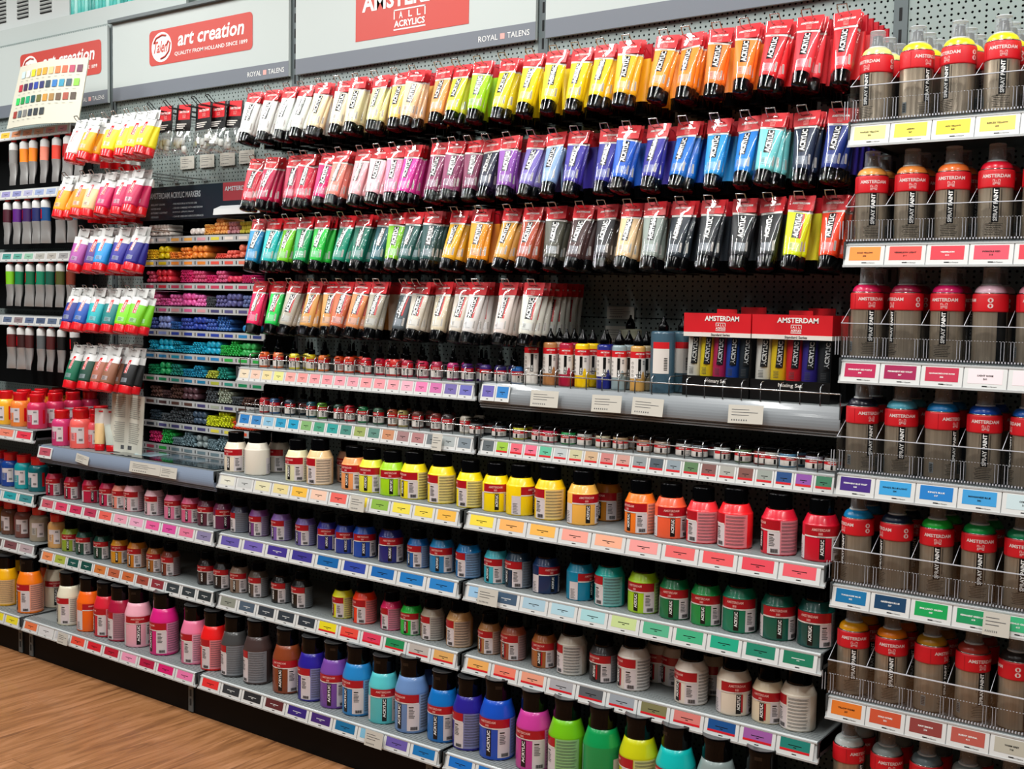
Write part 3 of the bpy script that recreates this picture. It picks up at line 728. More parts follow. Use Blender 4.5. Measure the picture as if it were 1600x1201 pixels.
# base shelf, one long deck per bay, a little further out
BASE = {-4: (['e8c040']*8+['f0e030', 'f0e030']), -3: 'e87848 d8d8d8 c4c8cc e84c38 d82030 b81830 ec98b8 b01440 d8186c ec78ac'.split(),
        -2: 'e83030 303438 24282c 5c2428 342078 402470 0c6c9c 80bcd8 6858a8 0c74b8'.split(), -1: '0c70c8 1874c4 1c48b0 d038a0 70c020 10a050 d0d020 10b8b8 889898 303438'.split()}
for sx in (-4, -3, -2, -1):
    shelf({-4: 'bottom deck of the far left bay', -3: 'bottom deck of the second bay, under orange to pink bottles', -2: 'bottom deck of the centre left bay, under dark and blue bottles', -1: 'bottom deck of the centre right bay, under pink to green bottles'}[sx],
          sx+0.002, sx+0.998, -0.0727, 0.104, 0.40, 0.043, BASE[sx])
for i, sx in enumerate((-3, -2, -1, 0)):
    for k in ((-0.035, 0.035) if i == 0 else (-0.05, )):
        b = MB()
        b.box(-0.011, 0.011, 0, 0.004, 0, 0.112, M_UPRIGHT)
        for z in (0.02, 0.05):
            b.box(-0.004, -0.001, -0.0006, 0, z, z+0.022, M_SLOT)
            b.box(0.001, 0.004, -0.0006, 0, z, z+0.022, M_SLOT)
        tag(b.build('base_bracket', loc=(sx-0.015+k, -0.0450, 0.004)), 'slotted grey foot bracket under the bottom deck, %s' % {0: 'far left pair, '+('left one' if k < 0 else 'right one'), 1: 'seam before the dark bottles', 2: 'seam before the pink bottle', 3: 'seam beside the spray cans'}[i], 'bracket', 'base brackets')
tag(MB().box(-4, 1, -0.040, 0.0, 0, 0.117, M_DARK).build('plinth'), 'black plinth board set forward to stand in for shade under the bottom deck', 'plinth')  # plinth brought forward; its black replaces the shadow below the deck

# price notes stuck on the rails
def note(x, y, z, w, h, label, rot=0, lean=-0.15, mt=M_PAPER):
    b = MB()
    b.box(-w/2, w/2, -0.0006, 0, -h/2, h/2, mt)
    for k in range(3):
        b.box(-w*0.4, w*(0.1+0.25*((k*7) % 2)), -0.0009, 0, h*0.24-k*h*0.15, h*0.24-k*h*0.15+h*0.028, M_GREYINK)
    for k in range(7):
        b.box(-w*0.4+k*w*0.07, -w*0.4+k*w*0.07+w*0.03, -0.0009, 0, -h*0.36, -h*0.28, M_GREYINK)
    tag(b.build('price_note', loc=(x, y, z), rot=(lean, rot, 0)), label, 'price note', 'cream price notes')
for x, l in ((-0.775, 'leftmost on the bumper under the ink bottles'), (-0.590, 'on the bumper below the grey ink bottles'), (-0.475, 'on the bumper just left of the primary set'), (-0.222, 'on the bumper below the mixing set')):
    note(x, 0.045, 1.092, 0.085, 0.042, 'cream printed price note '+l, rng.uniform(-0.03, 0.04))
note(0.345, -0.008, 0.722, 0.05, 0.046, 'cream price note between the two green cards under the green spray cans')
note(-2.708, -0.006, 0.757, 0.075, 0.03, 'small crooked cream price note on the blue-grey bumper', 0.12)
note(-2.352, -0.006, 0.760, 0.165, 0.036, 'wide cream price note on the blue-grey bumper')
note(-2.225, -0.007, 0.759, 0.085, 0.036, 'cream price note just left of the centre bay seam on the bumper')
note(-1.130, 0.047, 0.950, 0.035, 0.046, 'cream price note over the grey colour cards of the second shelf')
note(-1.375, -0.008, 0.757, 0.055, 0.044, 'cream price note beside the green card under the yellow jars')
note(-0.905, -0.008, 0.566, 0.065, 0.044, 'cream price note over the dark card under the navy jars')
note(-1.235, -0.081, 0.126, 0.065, 0.044, 'cream price note on the bottom rail below the turquoise bottle')
note(-2.72, -0.081, 0.126, 0.06, 0.040, 'pale price note on the bottom rail below the cream bottles')
for x, z, l in ((-2.555, 1.822, 'left'), (-2.445, 1.822, 'second'), (-2.335, 1.822, 'third'), (-2.235, 1.824, 'right')):
    note(x, 0.329, z, 0.078, 0.046, 'pale price note on the perforated panel under the clear bags, '+l+' one of four', lean=0)
note(-0.722, 0.327, 1.314, 0.085, 0.034, 'upper cream price note on the dark perforated panel', lean=0)
note(-0.728, 0.327, 1.256, 0.082, 0.044, 'lower cream price note on the dark perforated panel', lean=0)

# wire rails on the two small shelves
def wire_rail(x0, x1, yf, z0, n, label, zt=0.028):
    t = thing('wire_rail', label, 'wire rail', (x0, yf, z0), group='wire rails')
    L = x1-x0
    b = MB()
    b.tube([(0, 0, zt), (L, 0, zt)], 0.0017, M_CHROME)
    b.tube([(0, 0, zt), (0, 0, 0.0)], 0.0017, M_CHROME)
    b.tube([(L, 0, zt), (L, 0, 0.0)], 0.0017, M_CHROME)
    b.tube([(L*0.45, 0, zt), (L*0.45, 0, 0.0)], 0.0014, M_CHROME)
    b.build('front_wire', t)
    d = MB().tube([(0, 0.004, 0.0), (0, 0.004, zt+0.010), (0, 0.010, zt+0.016), (0, 0.12, zt+0.016), (0, 0.125, 0)], 0.0015, M_CHROME, 6).mesh('divider_wire')
    for k in range(1, n):
        put(d, 'divider_wire', t, (L*k/n, 0, 0))
wire_rail(-1.955, -1.01, 0.062, 1.118, 23, 'chrome wire rail in front of the dropper bottles, upper left')
wire_rail(-0.99, -0.01, 0.062, 1.122, 21, 'chrome wire rail in front of the ink bottles and paint sets')
wire_rail(-1.93, -1.01, 0.062, 0.974, 23, 'chrome wire rail in front of the small jars, lower left')
wire_rail(-0.99, -0.01, 0.062, 0.974, 21, 'chrome wire rail in front of the small jars, lower right')

# ---------------------------------------------------------------- acrylic paint tubes
TL0, TL1 = -0.025, -0.133
def ta(z):
    s = (z-TL0)/(TL1-TL0)
    return 0.0262+(0.0200-0.0262)*s
def tb(z):
    s = max(0.0, min(1.0, (z-TL0)/(TL1-TL0)))
    return 0.0014+(0.0185-0.0014)*math.sin(s*PI/2)**0.85
def tfn(eps=0.0005):
    return lambda u, v: (u, -tb(v)*math.sqrt(max(0.0, 1-(u/ta(v))**2))-eps, v)
def logo(b, fn, cx, z, s, mt):
    """small bracketed ALL ACRYLICS mark"""
    b.text('ACRYLICS', fn, cx-s, cx+s, z-s*0.55, z-s*0.1, mt, 0.03)
    b.text('A L L', fn, cx-s*0.7, cx+s*0.7, z+s*0.08, z+s*0.5, mt, 0.02)
    for q in ((-s, s, s*0.62, s*0.74), (-s, s, -s*0.8, -s*0.68), (-s, -s*0.88, s*0.05, s*0.7), (s*0.88, s, s*0.05, s*0.7)):
        p = [fn(cx+q[0], z+q[2]), fn(cx+q[1], z+q[2]), fn(cx+q[1], z+q[3]), fn(cx+q[0], z+q[3])]
        b.quad(*p, mt)
def tube_body_mesh():
    b = MB()
    def rings(z0, z1, n):
        return [(ta(z0+(z1-z0)*k/n), tb(z0+(z1-z0)*k/n), z0+(z1-z0)*k/n, 0) for k in range(n+1)]
    b.loft(rings(-0.025, -0.0305, 1), M_OFFWHITE, caps=True)
    b.loft(rings(-0.0305, -0.127, 10), M_PAINT, caps=False)
    b.loft([(ta(-0.127), tb(-0.127), -0.127, 0), (0.0194, 0.0184, -0.130, 0), (0.0176, 0.0172, -0.133, 0)], M_PAINT, caps=False)
    b.grid(tfn(0.0004), -0.013, 0.006, -0.0285, -0.0272, 3, 1, M_GREYINK)
    return b.mesh('tube_body')
def tube_label_mesh(special):
    b = MB()
    x0, x1, z1, z0 = -0.0072, 0.0085, -0.0325, -0.0930
    b.grid(tfn(0.0004), x0, x1, z0, z1, 3, 8, M_BLACK)
    b.text('ACRYLIC', tfn(0.0009), x0+0.0018, x1-0.0016, z0+0.002, z1-0.002, M_SIGNTXT, 0.035, turn=True)
    if special:
        b.grid(tfn(0.0004), x1, x1+0.0042, z0, z1, 2, 8, M_RED)
        b.text('SPECIALTIES', tfn(0.0009), x1+0.0010, x1+0.0034, z0+0.003, z1-0.003, M_PINK, 0.0, turn=True)
    else:
        for k in range(2):
            b.grid(tfn(0.0004), x1+0.0016, x1+0.0021, z0+0.002+k*0.024, z0+0.018+k*0.022, 1, 4, M_BLACK)
    b.grid(tfn(0.0004), -0.0100, 0.0145, -0.1235, -0.1035, 6, 3, M_TINT)
    for k in range(5):
        b.grid(tfn(0.0007), -0.0080, -0.0005-0.001*(k % 2), -0.1075-k*0.0022, -0.1068-k*0.0022, 2, 1, M_GREYINK)
    for k in range(5):
        b.grid(tfn(0.0007), -0.0080+k*0.0040, -0.0062+k*0.0040, -0.1215, -0.1203, 1, 1, M_BLACK)
    # bar code on the right flank
    b.grid(tfn(0.0004), 0.0158, 0.0192, -0.121, -0.0985, 3, 3, M_OFFWHITE)
    for k in range(7):
        b.grid(tfn(0.0007), 0.0163, 0.0188, -0.1195+k*0.003, -0.1182+k*0.003, 2, 1, M_GREYINK)
    return b.mesh('front_print')
def tube_cap_mesh(mt):
    b = MB()
    b.lathe([(0.0170, -0.131), (0.0184, -0.1325), (0.0188, -0.1345), (0.0182, -0.1590)], mt, 26, cap1=False)
    b.lathe([(0.0182, -0.1590), (0.0172, -0.1608), (0.0, -0.1608)], mt, 26, cap0=False, cap1=False)
    b.lathe([(0.0120, -0.1609), (0.0115, -0.1616), (0.0, -0.1616)], mt, 20, cap0=False, cap1=False)
    return b.mesh('cap')
def card_header_mesh():
    b = MB()
    x, y0, y1 = 0.0305, -0.0012, -0.0004
    zt, zb = 0.0100, -0.0250
    def bend(x_, z_):
        return -0.0012-0.0012*math.cos(x_*60)
    fn = lambda u, v: (u*(1-0.05*(zt-v)/(zt-zb)), bend(u, v), v)
    sx, s0, s1 = 0.0090, -0.0010, 0.0034
    for (a, c, d, e) in ((-x, x, s1, zt), (-x, -sx, s0, s1), (sx, x, s0, s1), (-x, x, zb, s0)):
        b.grid(fn, a, c, d, e, 6, 2, M_RED)
        b.grid(lambda u, v: (fn(u, v)[0], fn(u, v)[1]+0.0009, v), a, c, d, e, 6, 2, M_DRED)
    f2 = lambda u, v: (fn(u, v)[0], fn(u, v)[1]-0.0004, v)
    b.text('AMSTERDAM', f2, -0.0205, 0.0205, -0.0105, -0.0052, M_PINK if False else M_SIGNTXT, 0.03)
    logo(b, f2, 0.0, -0.0175, 0.0062, M_PINK)
    return b.mesh('header_card')
def bag_mesh(seed, back=0.0):
    r = random.Random(seed)
    b = MB()
    rg = []
    zs = [0.0098, -0.006, -0.016, -0.026, -0.044, -0.060, -0.078, -0.096, -0.114, -0.132, -0.150, -0.163]
    for z in zs:
        s = (0.0098-z)/0.1728
        a = 0.0312-0.0085*s+r.uniform(-0.0006, 0.0006)
        bb = 0.0020+0.0185*math.sin(min(1, max(0, (s-0.16)/0.84))*PI/2)**0.9
        rg.append((a, bb, z, -0.001))
    b.loft(rg, M_FILM, 20, False, wob=0.007, seed=seed)
    return b.mesh('clear_bag')
ME_TUBE = tube_body_mesh()
ME_TLAB = tube_label_mesh(False)
ME_TLABS = tube_label_mesh(True)
ME_TCAP = tube_cap_mesh(M_CAP)
ME_HEAD = card_header_mesh()
ME_BAGS = [bag_mesh(s) for s in (1, 2, 3, 4)]
def hang_tube(x, y, z, tilt, roll, spin, col, special, label, group):
    t = thing('paint_tube', label, 'paint tube', (x, y, z), (-tilt, roll, spin*0.25), group)
    put(ME_HEAD, 'header_card', t)
    bd = put(ME_TUBE, 'tube_body', t, color=col, rot=(0, 0, spin))
    put(ME_TLABS if special else ME_TLAB, 'front_print', bd, color=col)
    put(ME_TCAP, 'cap', t)
    put(rng.choice(ME_BAGS), 'clear_bag', t)
    return t
def hook_mesh(depth, w=0.011):
    b = MB()
    for s in (-1, 1):
        b.tube([(s*w, depth, 0.0), (s*w, 0.03, 0.0), (s*w, 0.012, 0.001), (s*w, 0.003, 0.008), (s*w*0.95, -0.003, 0.017)], 0.0014, M_CHROME, 6)
    b.tube([(-w, -0.003, 0.017), (w, -0.003, 0.017)], 0.0016, M_CHROME, 6)
    b.box(-0.014, 0.014, depth-0.002, depth, -0.004, 0.004, M_STEEL)
    return b.mesh('display_hook')
ME_HOOK = hook_mesh(0.268)
ROWN = {'top': 'top row', 'second': 'second row', 'third': 'third row', 'fourth': 'fourth row'}
for row, ztop, L in TUBE_ROWS:
    for k, (x, col) in enumerate(L):
        r = random.Random(row+str(k))
        X = x/1000
        z = ztop-0.009
        where = '%s hook from the left, %s' % (ORD[k], ROWN[row])
        tag(put(ME_HOOK, 'display_hook', None, (X, 0.068, z+0.001)), 'double wire hook carrying the %s paint tubes, %s' % (cname(col), where), 'hook', 'wire hooks of the acrylic tubes')
        n = 2 if r.random() < 0.42 else 3
        if row == 'top' and k in (0, 18, 25):
            n = 3
        if row == 'fourth' and k == 14:
            n = 8
        sp = row == 'fourth' or (row == 'third' and k >= 24)
        base = r.uniform(0.0, 0.022)
        for j in range(n):
            y = 0.084+base+0.0135*j
            tilt = R(17.5-3.4*min(j, 4)+r.uniform(-2, 2))
            if n == 8:
                y = 0.084+0.028*j
                tilt = R(max(4, 17-3*j))
            xx = X+r.uniform(-0.004, 0.004)*(1 if j else 0.3)
            pos = ['front', 'second back', 'third back', 'fourth back', 'fifth back', 'sixth back', 'seventh back', 'eighth back'][j]
            c2 = col
            hang_tube(xx, y, z, tilt, R(r.uniform(-3.5, 3.5)), R(r.uniform(-8, 14)-X*6), c2, sp, '%s acrylic tube, %s on the %s' % (cname(col), pos, where), 'acrylic paint tubes, '+ROWN[row])

deep = MB()
for row, ztop, L in TUBE_ROWS:
    for k, (x, col) in enumerate(L):
        if row == 'fourth' and k == 14:
            continue
        mm = mat('deep_tube_'+cname(col).replace(' ', '_'), col, 0.4, coat=0.2)
        for j in range(5):
            X, Y, Z = x/1000, 0.150+j*0.036, ztop-0.009
            for a0, b0, z0, a1, b1, z1, m_ in ((0.030, 0.001, 0.010, 0.030, 0.001, -0.025, M_DRED), (0.026, 0.0015, -0.025, 0.020, 0.0155, -0.130, mm), (0.0185, 0.0155, -0.130, 0.018, 0.0155, -0.160, M_CAP)):
                deep.loft([(a0, b0, Z+z0, Y), (a1, b1, Z+z1, Y)], m_, 10)
                n_ = 20+10+10
                for q_ in range(len(deep.v)-40, len(deep.v)):
                    v_ = deep.v[q_]
                    deep.v[q_] = (v_[0]+X, v_[1], v_[2])
tag(deep.build('stock_tubes'), 'tubes deeper on the hooks, hidden in shade behind the front ones', 'paint tubes', kind='stuff')

# red-capped art creation tubes ------------------------------------
def art_tube_meshes():
    b = MB()
    def rings(z0, z1, n):
        return [(ta(z0+(z1-z0)*k/n), tb(z0+(z1-z0)*k/n), z0+(z1-z0)*k/n, 0) for k in range(n+1)]
    b.loft(rings(-0.025, -0.053, 3), M_WHITE)
    b.loft(rings(-0.053, -0.127, 9), M_PAINT, caps=False)
    b.loft([(ta(-0.127), tb(-0.127), -0.127, 0), (0.0194, 0.0184, -0.130, 0), (0.0176, 0.0172, -0.133, 0)], M_PAINT, caps=False)
    body = b.mesh('tube_body')
    b = MB()
    x0, x1, z1, z0 = -0.0050, 0.0055, -0.036, -0.088
    b.grid(tfn(0.0004), x0, x1, z0, z1, 3, 8, M_WHITE)
    b.grid(tfn(0.0007), x0+0.0009, x1-0.0009, z0+0.0009, z1-0.0009, 3, 8, M_REDCAP)
    b.text('art creation', tfn(0.0011), x0+0.0022, x1-0.0020, z0+0.003, z1-0.010, M_SIGNTXT, 0.01, turn=True)
    b.grid(tfn(0.0005), -0.0060, 0.0120, -0.1215, -0.1055, 5, 3, M_TINT)
    for k in range(4):
        b.grid(tfn(0.0008), -0.004, 0.005+0.002*(k % 2), -0.1095-k*0.003, -0.1082-k*0.003, 2, 1, M_GREYINK)
    lab = b.mesh('front_print')
    b = MB()
    fn = lambda u, v: (u, -0.0012, v)
    x, zt, zb, sx, s0, s1 = 0.0232, 0.0090, -0.0260, 0.0065, -0.0010, 0.0030
    for (a, c, d, e) in ((-x, x, s1, zt), (-x, -sx, s0, s1), (sx, x, s0, s1), (-x, x, zb, s0)):
        b.grid(fn, a, c, d, e, 3, 2, mat('milky_film', 'dcdfdc', 0.4, coat=0.2))
    b.text('Talens', lambda u, v: (u, -0.0016, v), -0.008, 0.008, -0.024, -0.018, M_GREYINK, 0.0)
    hd = b.mesh('header_flap')
    return body, lab, hd, tube_cap_mesh(M_REDCAP)
AB, AL, AH, AC = art_tube_meshes()
ME_HOOK2 = hook_mesh(0.29, 0.010)
ARN = ['first', 'second', 'third', 'fourth', 'lowest']
for q, (z, L) in enumerate(zip(ART_Z, ART_ROWS)):
    for k, (x, col, n) in enumerate(L):
        r = random.Random(q*50+k)
        X = x/1000
        tag(put(ME_HOOK2, 'display_hook', None, (X, 0.040, z-0.006)), 'wire hook with %s red-capped tubes, %s in the %s row of the second bay' % (cname(col), ORD[k], ARN[q]), 'hook', 'wire hooks of the red-capped tubes')
        for j in range(n+1):
            y = 0.052+0.018*j+(0.03 if n == 0 else 0)+r.uniform(0, 0.012)
            t = thing('paint_tube', '%s red-capped tube, %s on hook %s from left, %s row, second bay' % (cname(col), ['front', 'second back', 'third back'][j], ORD[k], ARN[q]), 'paint tube',
                      (X+0.008*j, y, z-0.007), (-R(17-4*j+r.uniform(-2, 2)), R(r.uniform(-3, 3)), 0), 'red-capped paint tubes')
            t.scale = (1.38, 1.22, 0.95)
            put(AH, 'header_flap', t)
            bd = put(AB, 'tube_body', t, color=col, rot=(0, 0, R(r.uniform(0, 22))))
            put(AL, 'front_print', bd, color=col)
            put(AC, 'cap', t)

deep = MB()  # extra red-capped tubes added to darken the space behind the front ones
for q, (z, L) in enumerate(zip(ART_Z, ART_ROWS)):
    for k, (x, col, n) in enumerate(L):
        mm = mat('deep_tube_'+cname(col).replace(' ', '_'), col, 0.4, coat=0.2)
        for j in range(4):
            X, Y, Z = x/1000+0.01, 0.150+j*0.042, z-0.009
            if X > -2.70:
                continue
            for a0, b0, z0, a1, b1, z1, m_ in ((0.030, 0.001, 0.010, 0.030, 0.0015, -0.050, M_OFFWHITE), (0.029, 0.0015, -0.050, 0.026, 0.017, -0.128, mm), (0.025, 0.017, -0.128, 0.024, 0.017, -0.152, M_REDCAP)):
                deep.loft([(a0, b0, Z+z0, Y), (a1, b1, Z+z1, Y)], m_, 10)
                for q_ in range(len(deep.v)-40, len(deep.v)):
                    v_ = deep.v[q_]
                    deep.v[q_] = (v_[0]+X, v_[1], v_[2])
tag(deep.build('stock_tubes'), 'red-capped tubes added deeper on the hooks to darken the background', 'paint tubes', kind='stuff')

# black and red carded bags on the free hooks ------------------------
for k, (x, z, hx) in enumerate(((-2.415, 1.965, 0), (-2.33, 1.945, 0), (-2.245, 1.945, 0), (-2.185, 1.957, 0), (-2.115, 1.965, 0))):
    b = MB()
    for s in (-1, 1):
        b.tube([(s*0.008, 0.27, 0.0), (s*0.008, 0.03, 0.0), (s*0.008, 0.004, 0.02)], 0.0016, mat('black_wire', '15181a', 0.35, metal=0.3), 6)
    b.tube([(-0.008, 0.004, 0.02), (0.008, 0.004, 0.02)], 0.0016, mat('black_wire'), 6)
    tag(b.build('display_hook', loc=(x, 0.055, 1.962)), 'black wire hook with a clear accessory bag, %s of five under the header sign' % ORD[k], 'hook', 'black wire hooks')
    t = thing('accessory_bag', 'clear bag with red and black card, %s of five left of the white tubes' % ORD[k], 'bag', (x, 0.13+0.012*k, 1.975), (R(-4), R(rng.uniform(-5, 5)), 0), 'carded clear bags')
    t.scale = (1.25, 1, 1.1)
    b = MB()
    b.box(-0.032, 0.032, -0.001, 0.0, -0.075, 0.006, M_BLACK)
    b.box(-0.022, 0.026, -0.0015, 0, -0.040, 0.006, M_RED)
    b.text('AMSTERDAM', flat(-0.002), -0.018, 0.022, -0.020, -0.013, M_SIGNTXT, 0.02)
    logo(b, flat(-0.002), 0.002, -0.030, 0.006, M_PINK)
    for q in range(3):
        b.box(-0.026, 0.014-0.006*q, -0.0016, 0, -0.055-q*0.006, -0.052-q*0.006, M_OFFWHITE)
    b.build('card', t)
    b = MB()
    r = random.Random(k)
    rg = [(0.034, 0.002, -0.072, 0), (0.037, 0.012, -0.092, 0), (0.039, 0.019, -0.115, 0), (0.038, 0.018, -0.135, 0), (0.032, 0.008, -0.147, 0), (0.030, 0.001, -0.150, 0)]
    b.loft(rg, M_CRINKLE, 22, False, 0.45, k)
    b.build('bag', t)
    b = MB()
    for q in range(5):
        cx, cz = r.uniform(-0.024, 0.024), -0.132+r.uniform(0, 0.03)
        b.lathe([(0.007, cz-0.010), (0.0085, cz-0.008), (0.0085, cz+0.008), (0.004, cz+0.012)], mat('translucent_white_plastic', 'cfd2cc', 0.35, coat=0.3), 12, cx, r.uniform(-0.006, 0.006))
    b.build('plastic_caps', t)

# ---------------------------------------------------------------- jars and bottles
def cyl(Rr, eps=0.0004):
    """u = degrees from the front, v = height"""
    return lambda u, v: ((Rr+eps)*math.sin(R(u)), -(Rr+eps)*math.cos(R(u)), v)
def label_on(b, Rr, z0, z1, zr0, special):
    """print on a jar: red band zr0..z1, lower field z0..zr0"""
    f = cyl(Rr)
    f2 = cyl(Rr, 0.0007)
    f3 = cyl(Rr, 0.0011)
    b.grid(f, -62, 70, zr0, z1, 22, 1, M_DRED)
    b.grid(f2, -62, 70, zr0-0.003, zr0, 22, 1, M_OFFWHITE)
    hh = z1-zr0
    s = Rr/0.0385
    b.text('AMSTERDAM', f3, -34, 22, zr0+hh*0.50, zr0+hh*0.78, M_PINK, 0.03)
    for k in range(4):
        b.grid(f3, -12+k*3.2, -10+k*3.2, zr0+hh*0.12, zr0+hh*0.36, 1, 1, M_PINK)
    b.text('Standard Series', f3, -16, 10, zr0-0.0026, zr0-0.0006, M_BLACK, 0.0)
    # black bar with the word
    b.grid(f2, -8.5, 8.5, z0+0.001, zr0-0.005, 3, 1, M_BLACK)
    b.text('ACRYLIC', f3, -5.5, 5.0, z0+0.003+(zr0-z0)*0.12, zr0-0.007, M_SIGNTXT, 0.035, turn=True)
    if special:
        b.grid(f2, 8.5, 15, z0+0.004, zr0-0.005, 2, 1, M_DRED)
    # white information panel
    mt = M_LABELP
    b.grid(f, 30, 72, z0-0.002, zr0-0.003, 8, 1, mt)
    for k in range(6):
        b.grid(f3, 36, 50+((k*5) % 7), zr0-0.016*s-k*0.0036*s, zr0-0.0145*s-k*0.0036*s, 3, 1, M_GREYINK)
    b.grid(f3, 36, 52, zr0-0.011*s, zr0-0.0085*s, 2, 1, M_BLACK)
    for k in range(11):
        b.grid(f3, 42+k*2.2, 43.2+k*2.2+(k % 3)*0.3, z0+0.001, z0+0.0095, 1, 1, M_BLACK)
    # text columns round the side
    b.grid(f, 72, 150, z0-0.002, z1, 14, 1, M_TINT)
    for k in range(int((z1-z0)/0.0075)):
        for q in range(3):
            zz = z1-0.0035-k*0.0075-q*0.0016
            b.grid(f3, 76, 142-((k*3+q*5) % 9), zz-0.0006, zz, 8, 1, M_GREYINK)
    b.grid(f, -100, -62, z0-0.002, zr0-0.003, 8, 1, mt)
    for k in range(7):
        b.grid(f3, -94, -72-((k*5) % 9), z0+0.002+k*0.004, z0+0.0032+k*0.004, 3, 1, M_GREYINK)
M_LABELP = mat('pale_label_paper', 'd8cfd0', 0.4, coat=0.2)
def jar_meshes():
    Rr = 0.0385
    b = MB()
    b.lathe([(Rr-0.003, 0), (Rr-0.0006, 0.0015), (Rr, 0.004), (Rr, 0.076), (Rr-0.0006, 0.0785), (Rr-0.002, 0.080)], M_BOTTLE, 36, cap1=False)
    b.lathe([(Rr-0.002, 0.080), (0.0300, 0.0955), (0.0285, 0.0975), (0.0260, 0.098)], M_BOTTLE, 36, cap0=False)
    body = b.mesh('jar_body')
    b = MB()
    b.lathe([(0.0262, 0.0965), (0.0268, 0.098), (0.0268, 0.104), (0.0262, 0.1055), (0.0262, 0.128), (0.0256, 0.1305), (0.0243, 0.1318), (0.0225, 0.1310), (0.0, 0.1308)], M_CAP, 32, cap1=False)
    cap = b.mesh('cap')
    out = []
    for sp in (False, True):
        b = MB()
        label_on(b, Rr, 0.006, 0.0765, 0.0555, sp)
        out.append(b.mesh('label'))
    return body, cap, out
JB, JC, JL = jar_meshes()
def big_bottle_meshes():
    Rr = 0.045
    b = MB()
    b.lathe([(Rr-0.004, 0), (Rr-0.0008, 0.002), (Rr, 0.005), (Rr, 0.108)], M_BOTTLE, 40, cap1=False)
    b.lathe([(Rr, 0.108), (Rr-0.001, 0.113), (Rr-0.0035, 0.122), (Rr-0.008, 0.136), (Rr-0.0115, 0.1475), (0.030, 0.149)], M_BOTTLE, 40, cap0=False)
    body = b.mesh('bottle_body')
    b = MB()
    b.lathe([(0.0300, 0.1475), (0.0335, 0.148), (0.0338, 0.152), (0.0338, 0.180), (0.0345, 0.1825), (0.0345, 0.196), (0.0338, 0.1985)], M_CAP, 36, cap1=False)
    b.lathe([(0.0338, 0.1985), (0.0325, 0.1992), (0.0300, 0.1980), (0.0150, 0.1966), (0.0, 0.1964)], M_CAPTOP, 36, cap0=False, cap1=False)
    for a in range(60):
        pass
    b.grid(cyl(0.0345, 0.0003), -14, 14, 0.178, 0.186, 5, 1, M_CAPR)
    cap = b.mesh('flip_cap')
    b = MB()
    label_on(b, Rr, 0.010, 0.105, 0.083, False)
    return body, cap, b.mesh('label')
BB, BC, BL = big_bottle_meshes()
SHN = {'z3': 'highest jar shelf', 'z4': 'middle jar shelf', 'z5': 'lower jar shelf', 'z6': 'bottom deck'}
for key, zs, zref in (('z3', 0.7827, 0), ('z4', 0.5899, 0), ('z5', 0.3944, 0), ('z6', 0.1482, 0)):
    fr = 0
    bk = 0
    for k, (x, y, D, rot, col) in enumerate(JARS[key]):
        back = y > (60 if key == 'z6' else 100)
        if key == 'z6':
            D = max(86, min(94, D))/1000
            if back:
                D = 0.088
            s = D/0.09
            if back:
                lab = '%s flip-cap bottle standing behind the front row, %s hidden one from the left, bottom deck' % (cname(col), ORD[bk])
                bk += 1
            else:
                lab = '%s flip-cap paint bottle, %s in the front row from left on the bottom deck' % (cname(col), ORD[fr])
                fr += 1
            t = thing('paint_bottle', lab, 'paint bottle', (x/1000, y/1000, zs), (0, 0, R(rot)), 'large flip-cap bottles')
            put(BB, 'bottle_body', t, color=col)
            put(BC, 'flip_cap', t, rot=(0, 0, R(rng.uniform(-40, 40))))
            put(BL, 'label', t, color=col)
        else:
            D = max(64, min(80, D))/1000
            if key == 'z3':
                D = max(D, 0.074)
            if back:
                D = 0.074
                lab = '%s jar standing behind the front row, %s hidden one from left, %s' % (cname(col), ORD[bk], SHN[key])
                bk += 1
            else:
                lab = '%s black-capped paint jar, %s in front row from left, %s' % (cname(col), ORD[fr], SHN[key])
                fr += 1
            s = D/0.077
            sp = key == 'z5' and k > 12 and k not in (14,)
            t = thing('paint_jar', lab, 'paint jar', (x/1000, y/1000, zs), (0, 0, R(rot)), 'paint jars on the '+SHN[key])
            put(JB, 'jar_body', t, color=col)
            put(JC, 'cap', t)
            put(JL[1 if sp else 0], 'label', t, color=col)
        t.scale = (s, s, s)

# red-capped bottles, far left -------------------------------------
def red_bottle_meshes():
    Rr = 0.036
    b = MB()
    pr = [(Rr-0.003, 0), (Rr-0.0006, 0.0015), (Rr, 0.004), (Rr, 0.078)]
    for k in range(1, 8):
        a = k/7*PI/2
        pr.append((0.022+(Rr-0.022)*math.cos(a), 0.078+0.022*math.sin(a)))
    pr.append((0.021, 0.101))
    b.lathe(pr, M_BOTTLE, 32)
    body = b.mesh('bottle_body')
    b = MB()
    b.lathe([(0.0255, 0.100), (0.0262, 0.1015), (0.0262, 0.118), (0.0268, 0.1195), (0.0268, 0.128), (0.0258, 0.131), (0.0235, 0.1315), (0.0, 0.1305)], M_REDCAP, 28, cap1=False)
    cap = b.mesh('red_cap')
    b = MB()
    f, f2 = cyl(Rr), cyl(Rr, 0.0008)
    b.grid(f, -34, 40, 0.054, 0.072, 12, 1, M_LABELP)
    b.grid(f, 2, 40, 0.018, 0.054, 8, 1, M_LABELP)
    b.grid(f, -34, -6, 0.026, 0.054, 6, 1, M_TINT)
    for k in range(4):
        b.grid(f2, 12+k*4.5, 15+k*4.5, 0.061, 0.067, 1, 1, M_GREYINK)
    for k in range(9):
        b.grid(f2, 14+k*2.2, 15.2+k*2.2, 0.026, 0.034, 1, 1, M_BLACK)
    for k in range(6):
        b.grid(f2, -28, -10-(k*5) % 7, 0.032+k*0.0034, 0.0332+k*0.0034, 3, 1, M_GREYINK)
    b.grid(f, 66, 82, 0.02, 0.072, 3, 1, M_REDCAP)
    return body, cap, b.mesh('label')
RB, RC, RL = red_bottle_meshes()
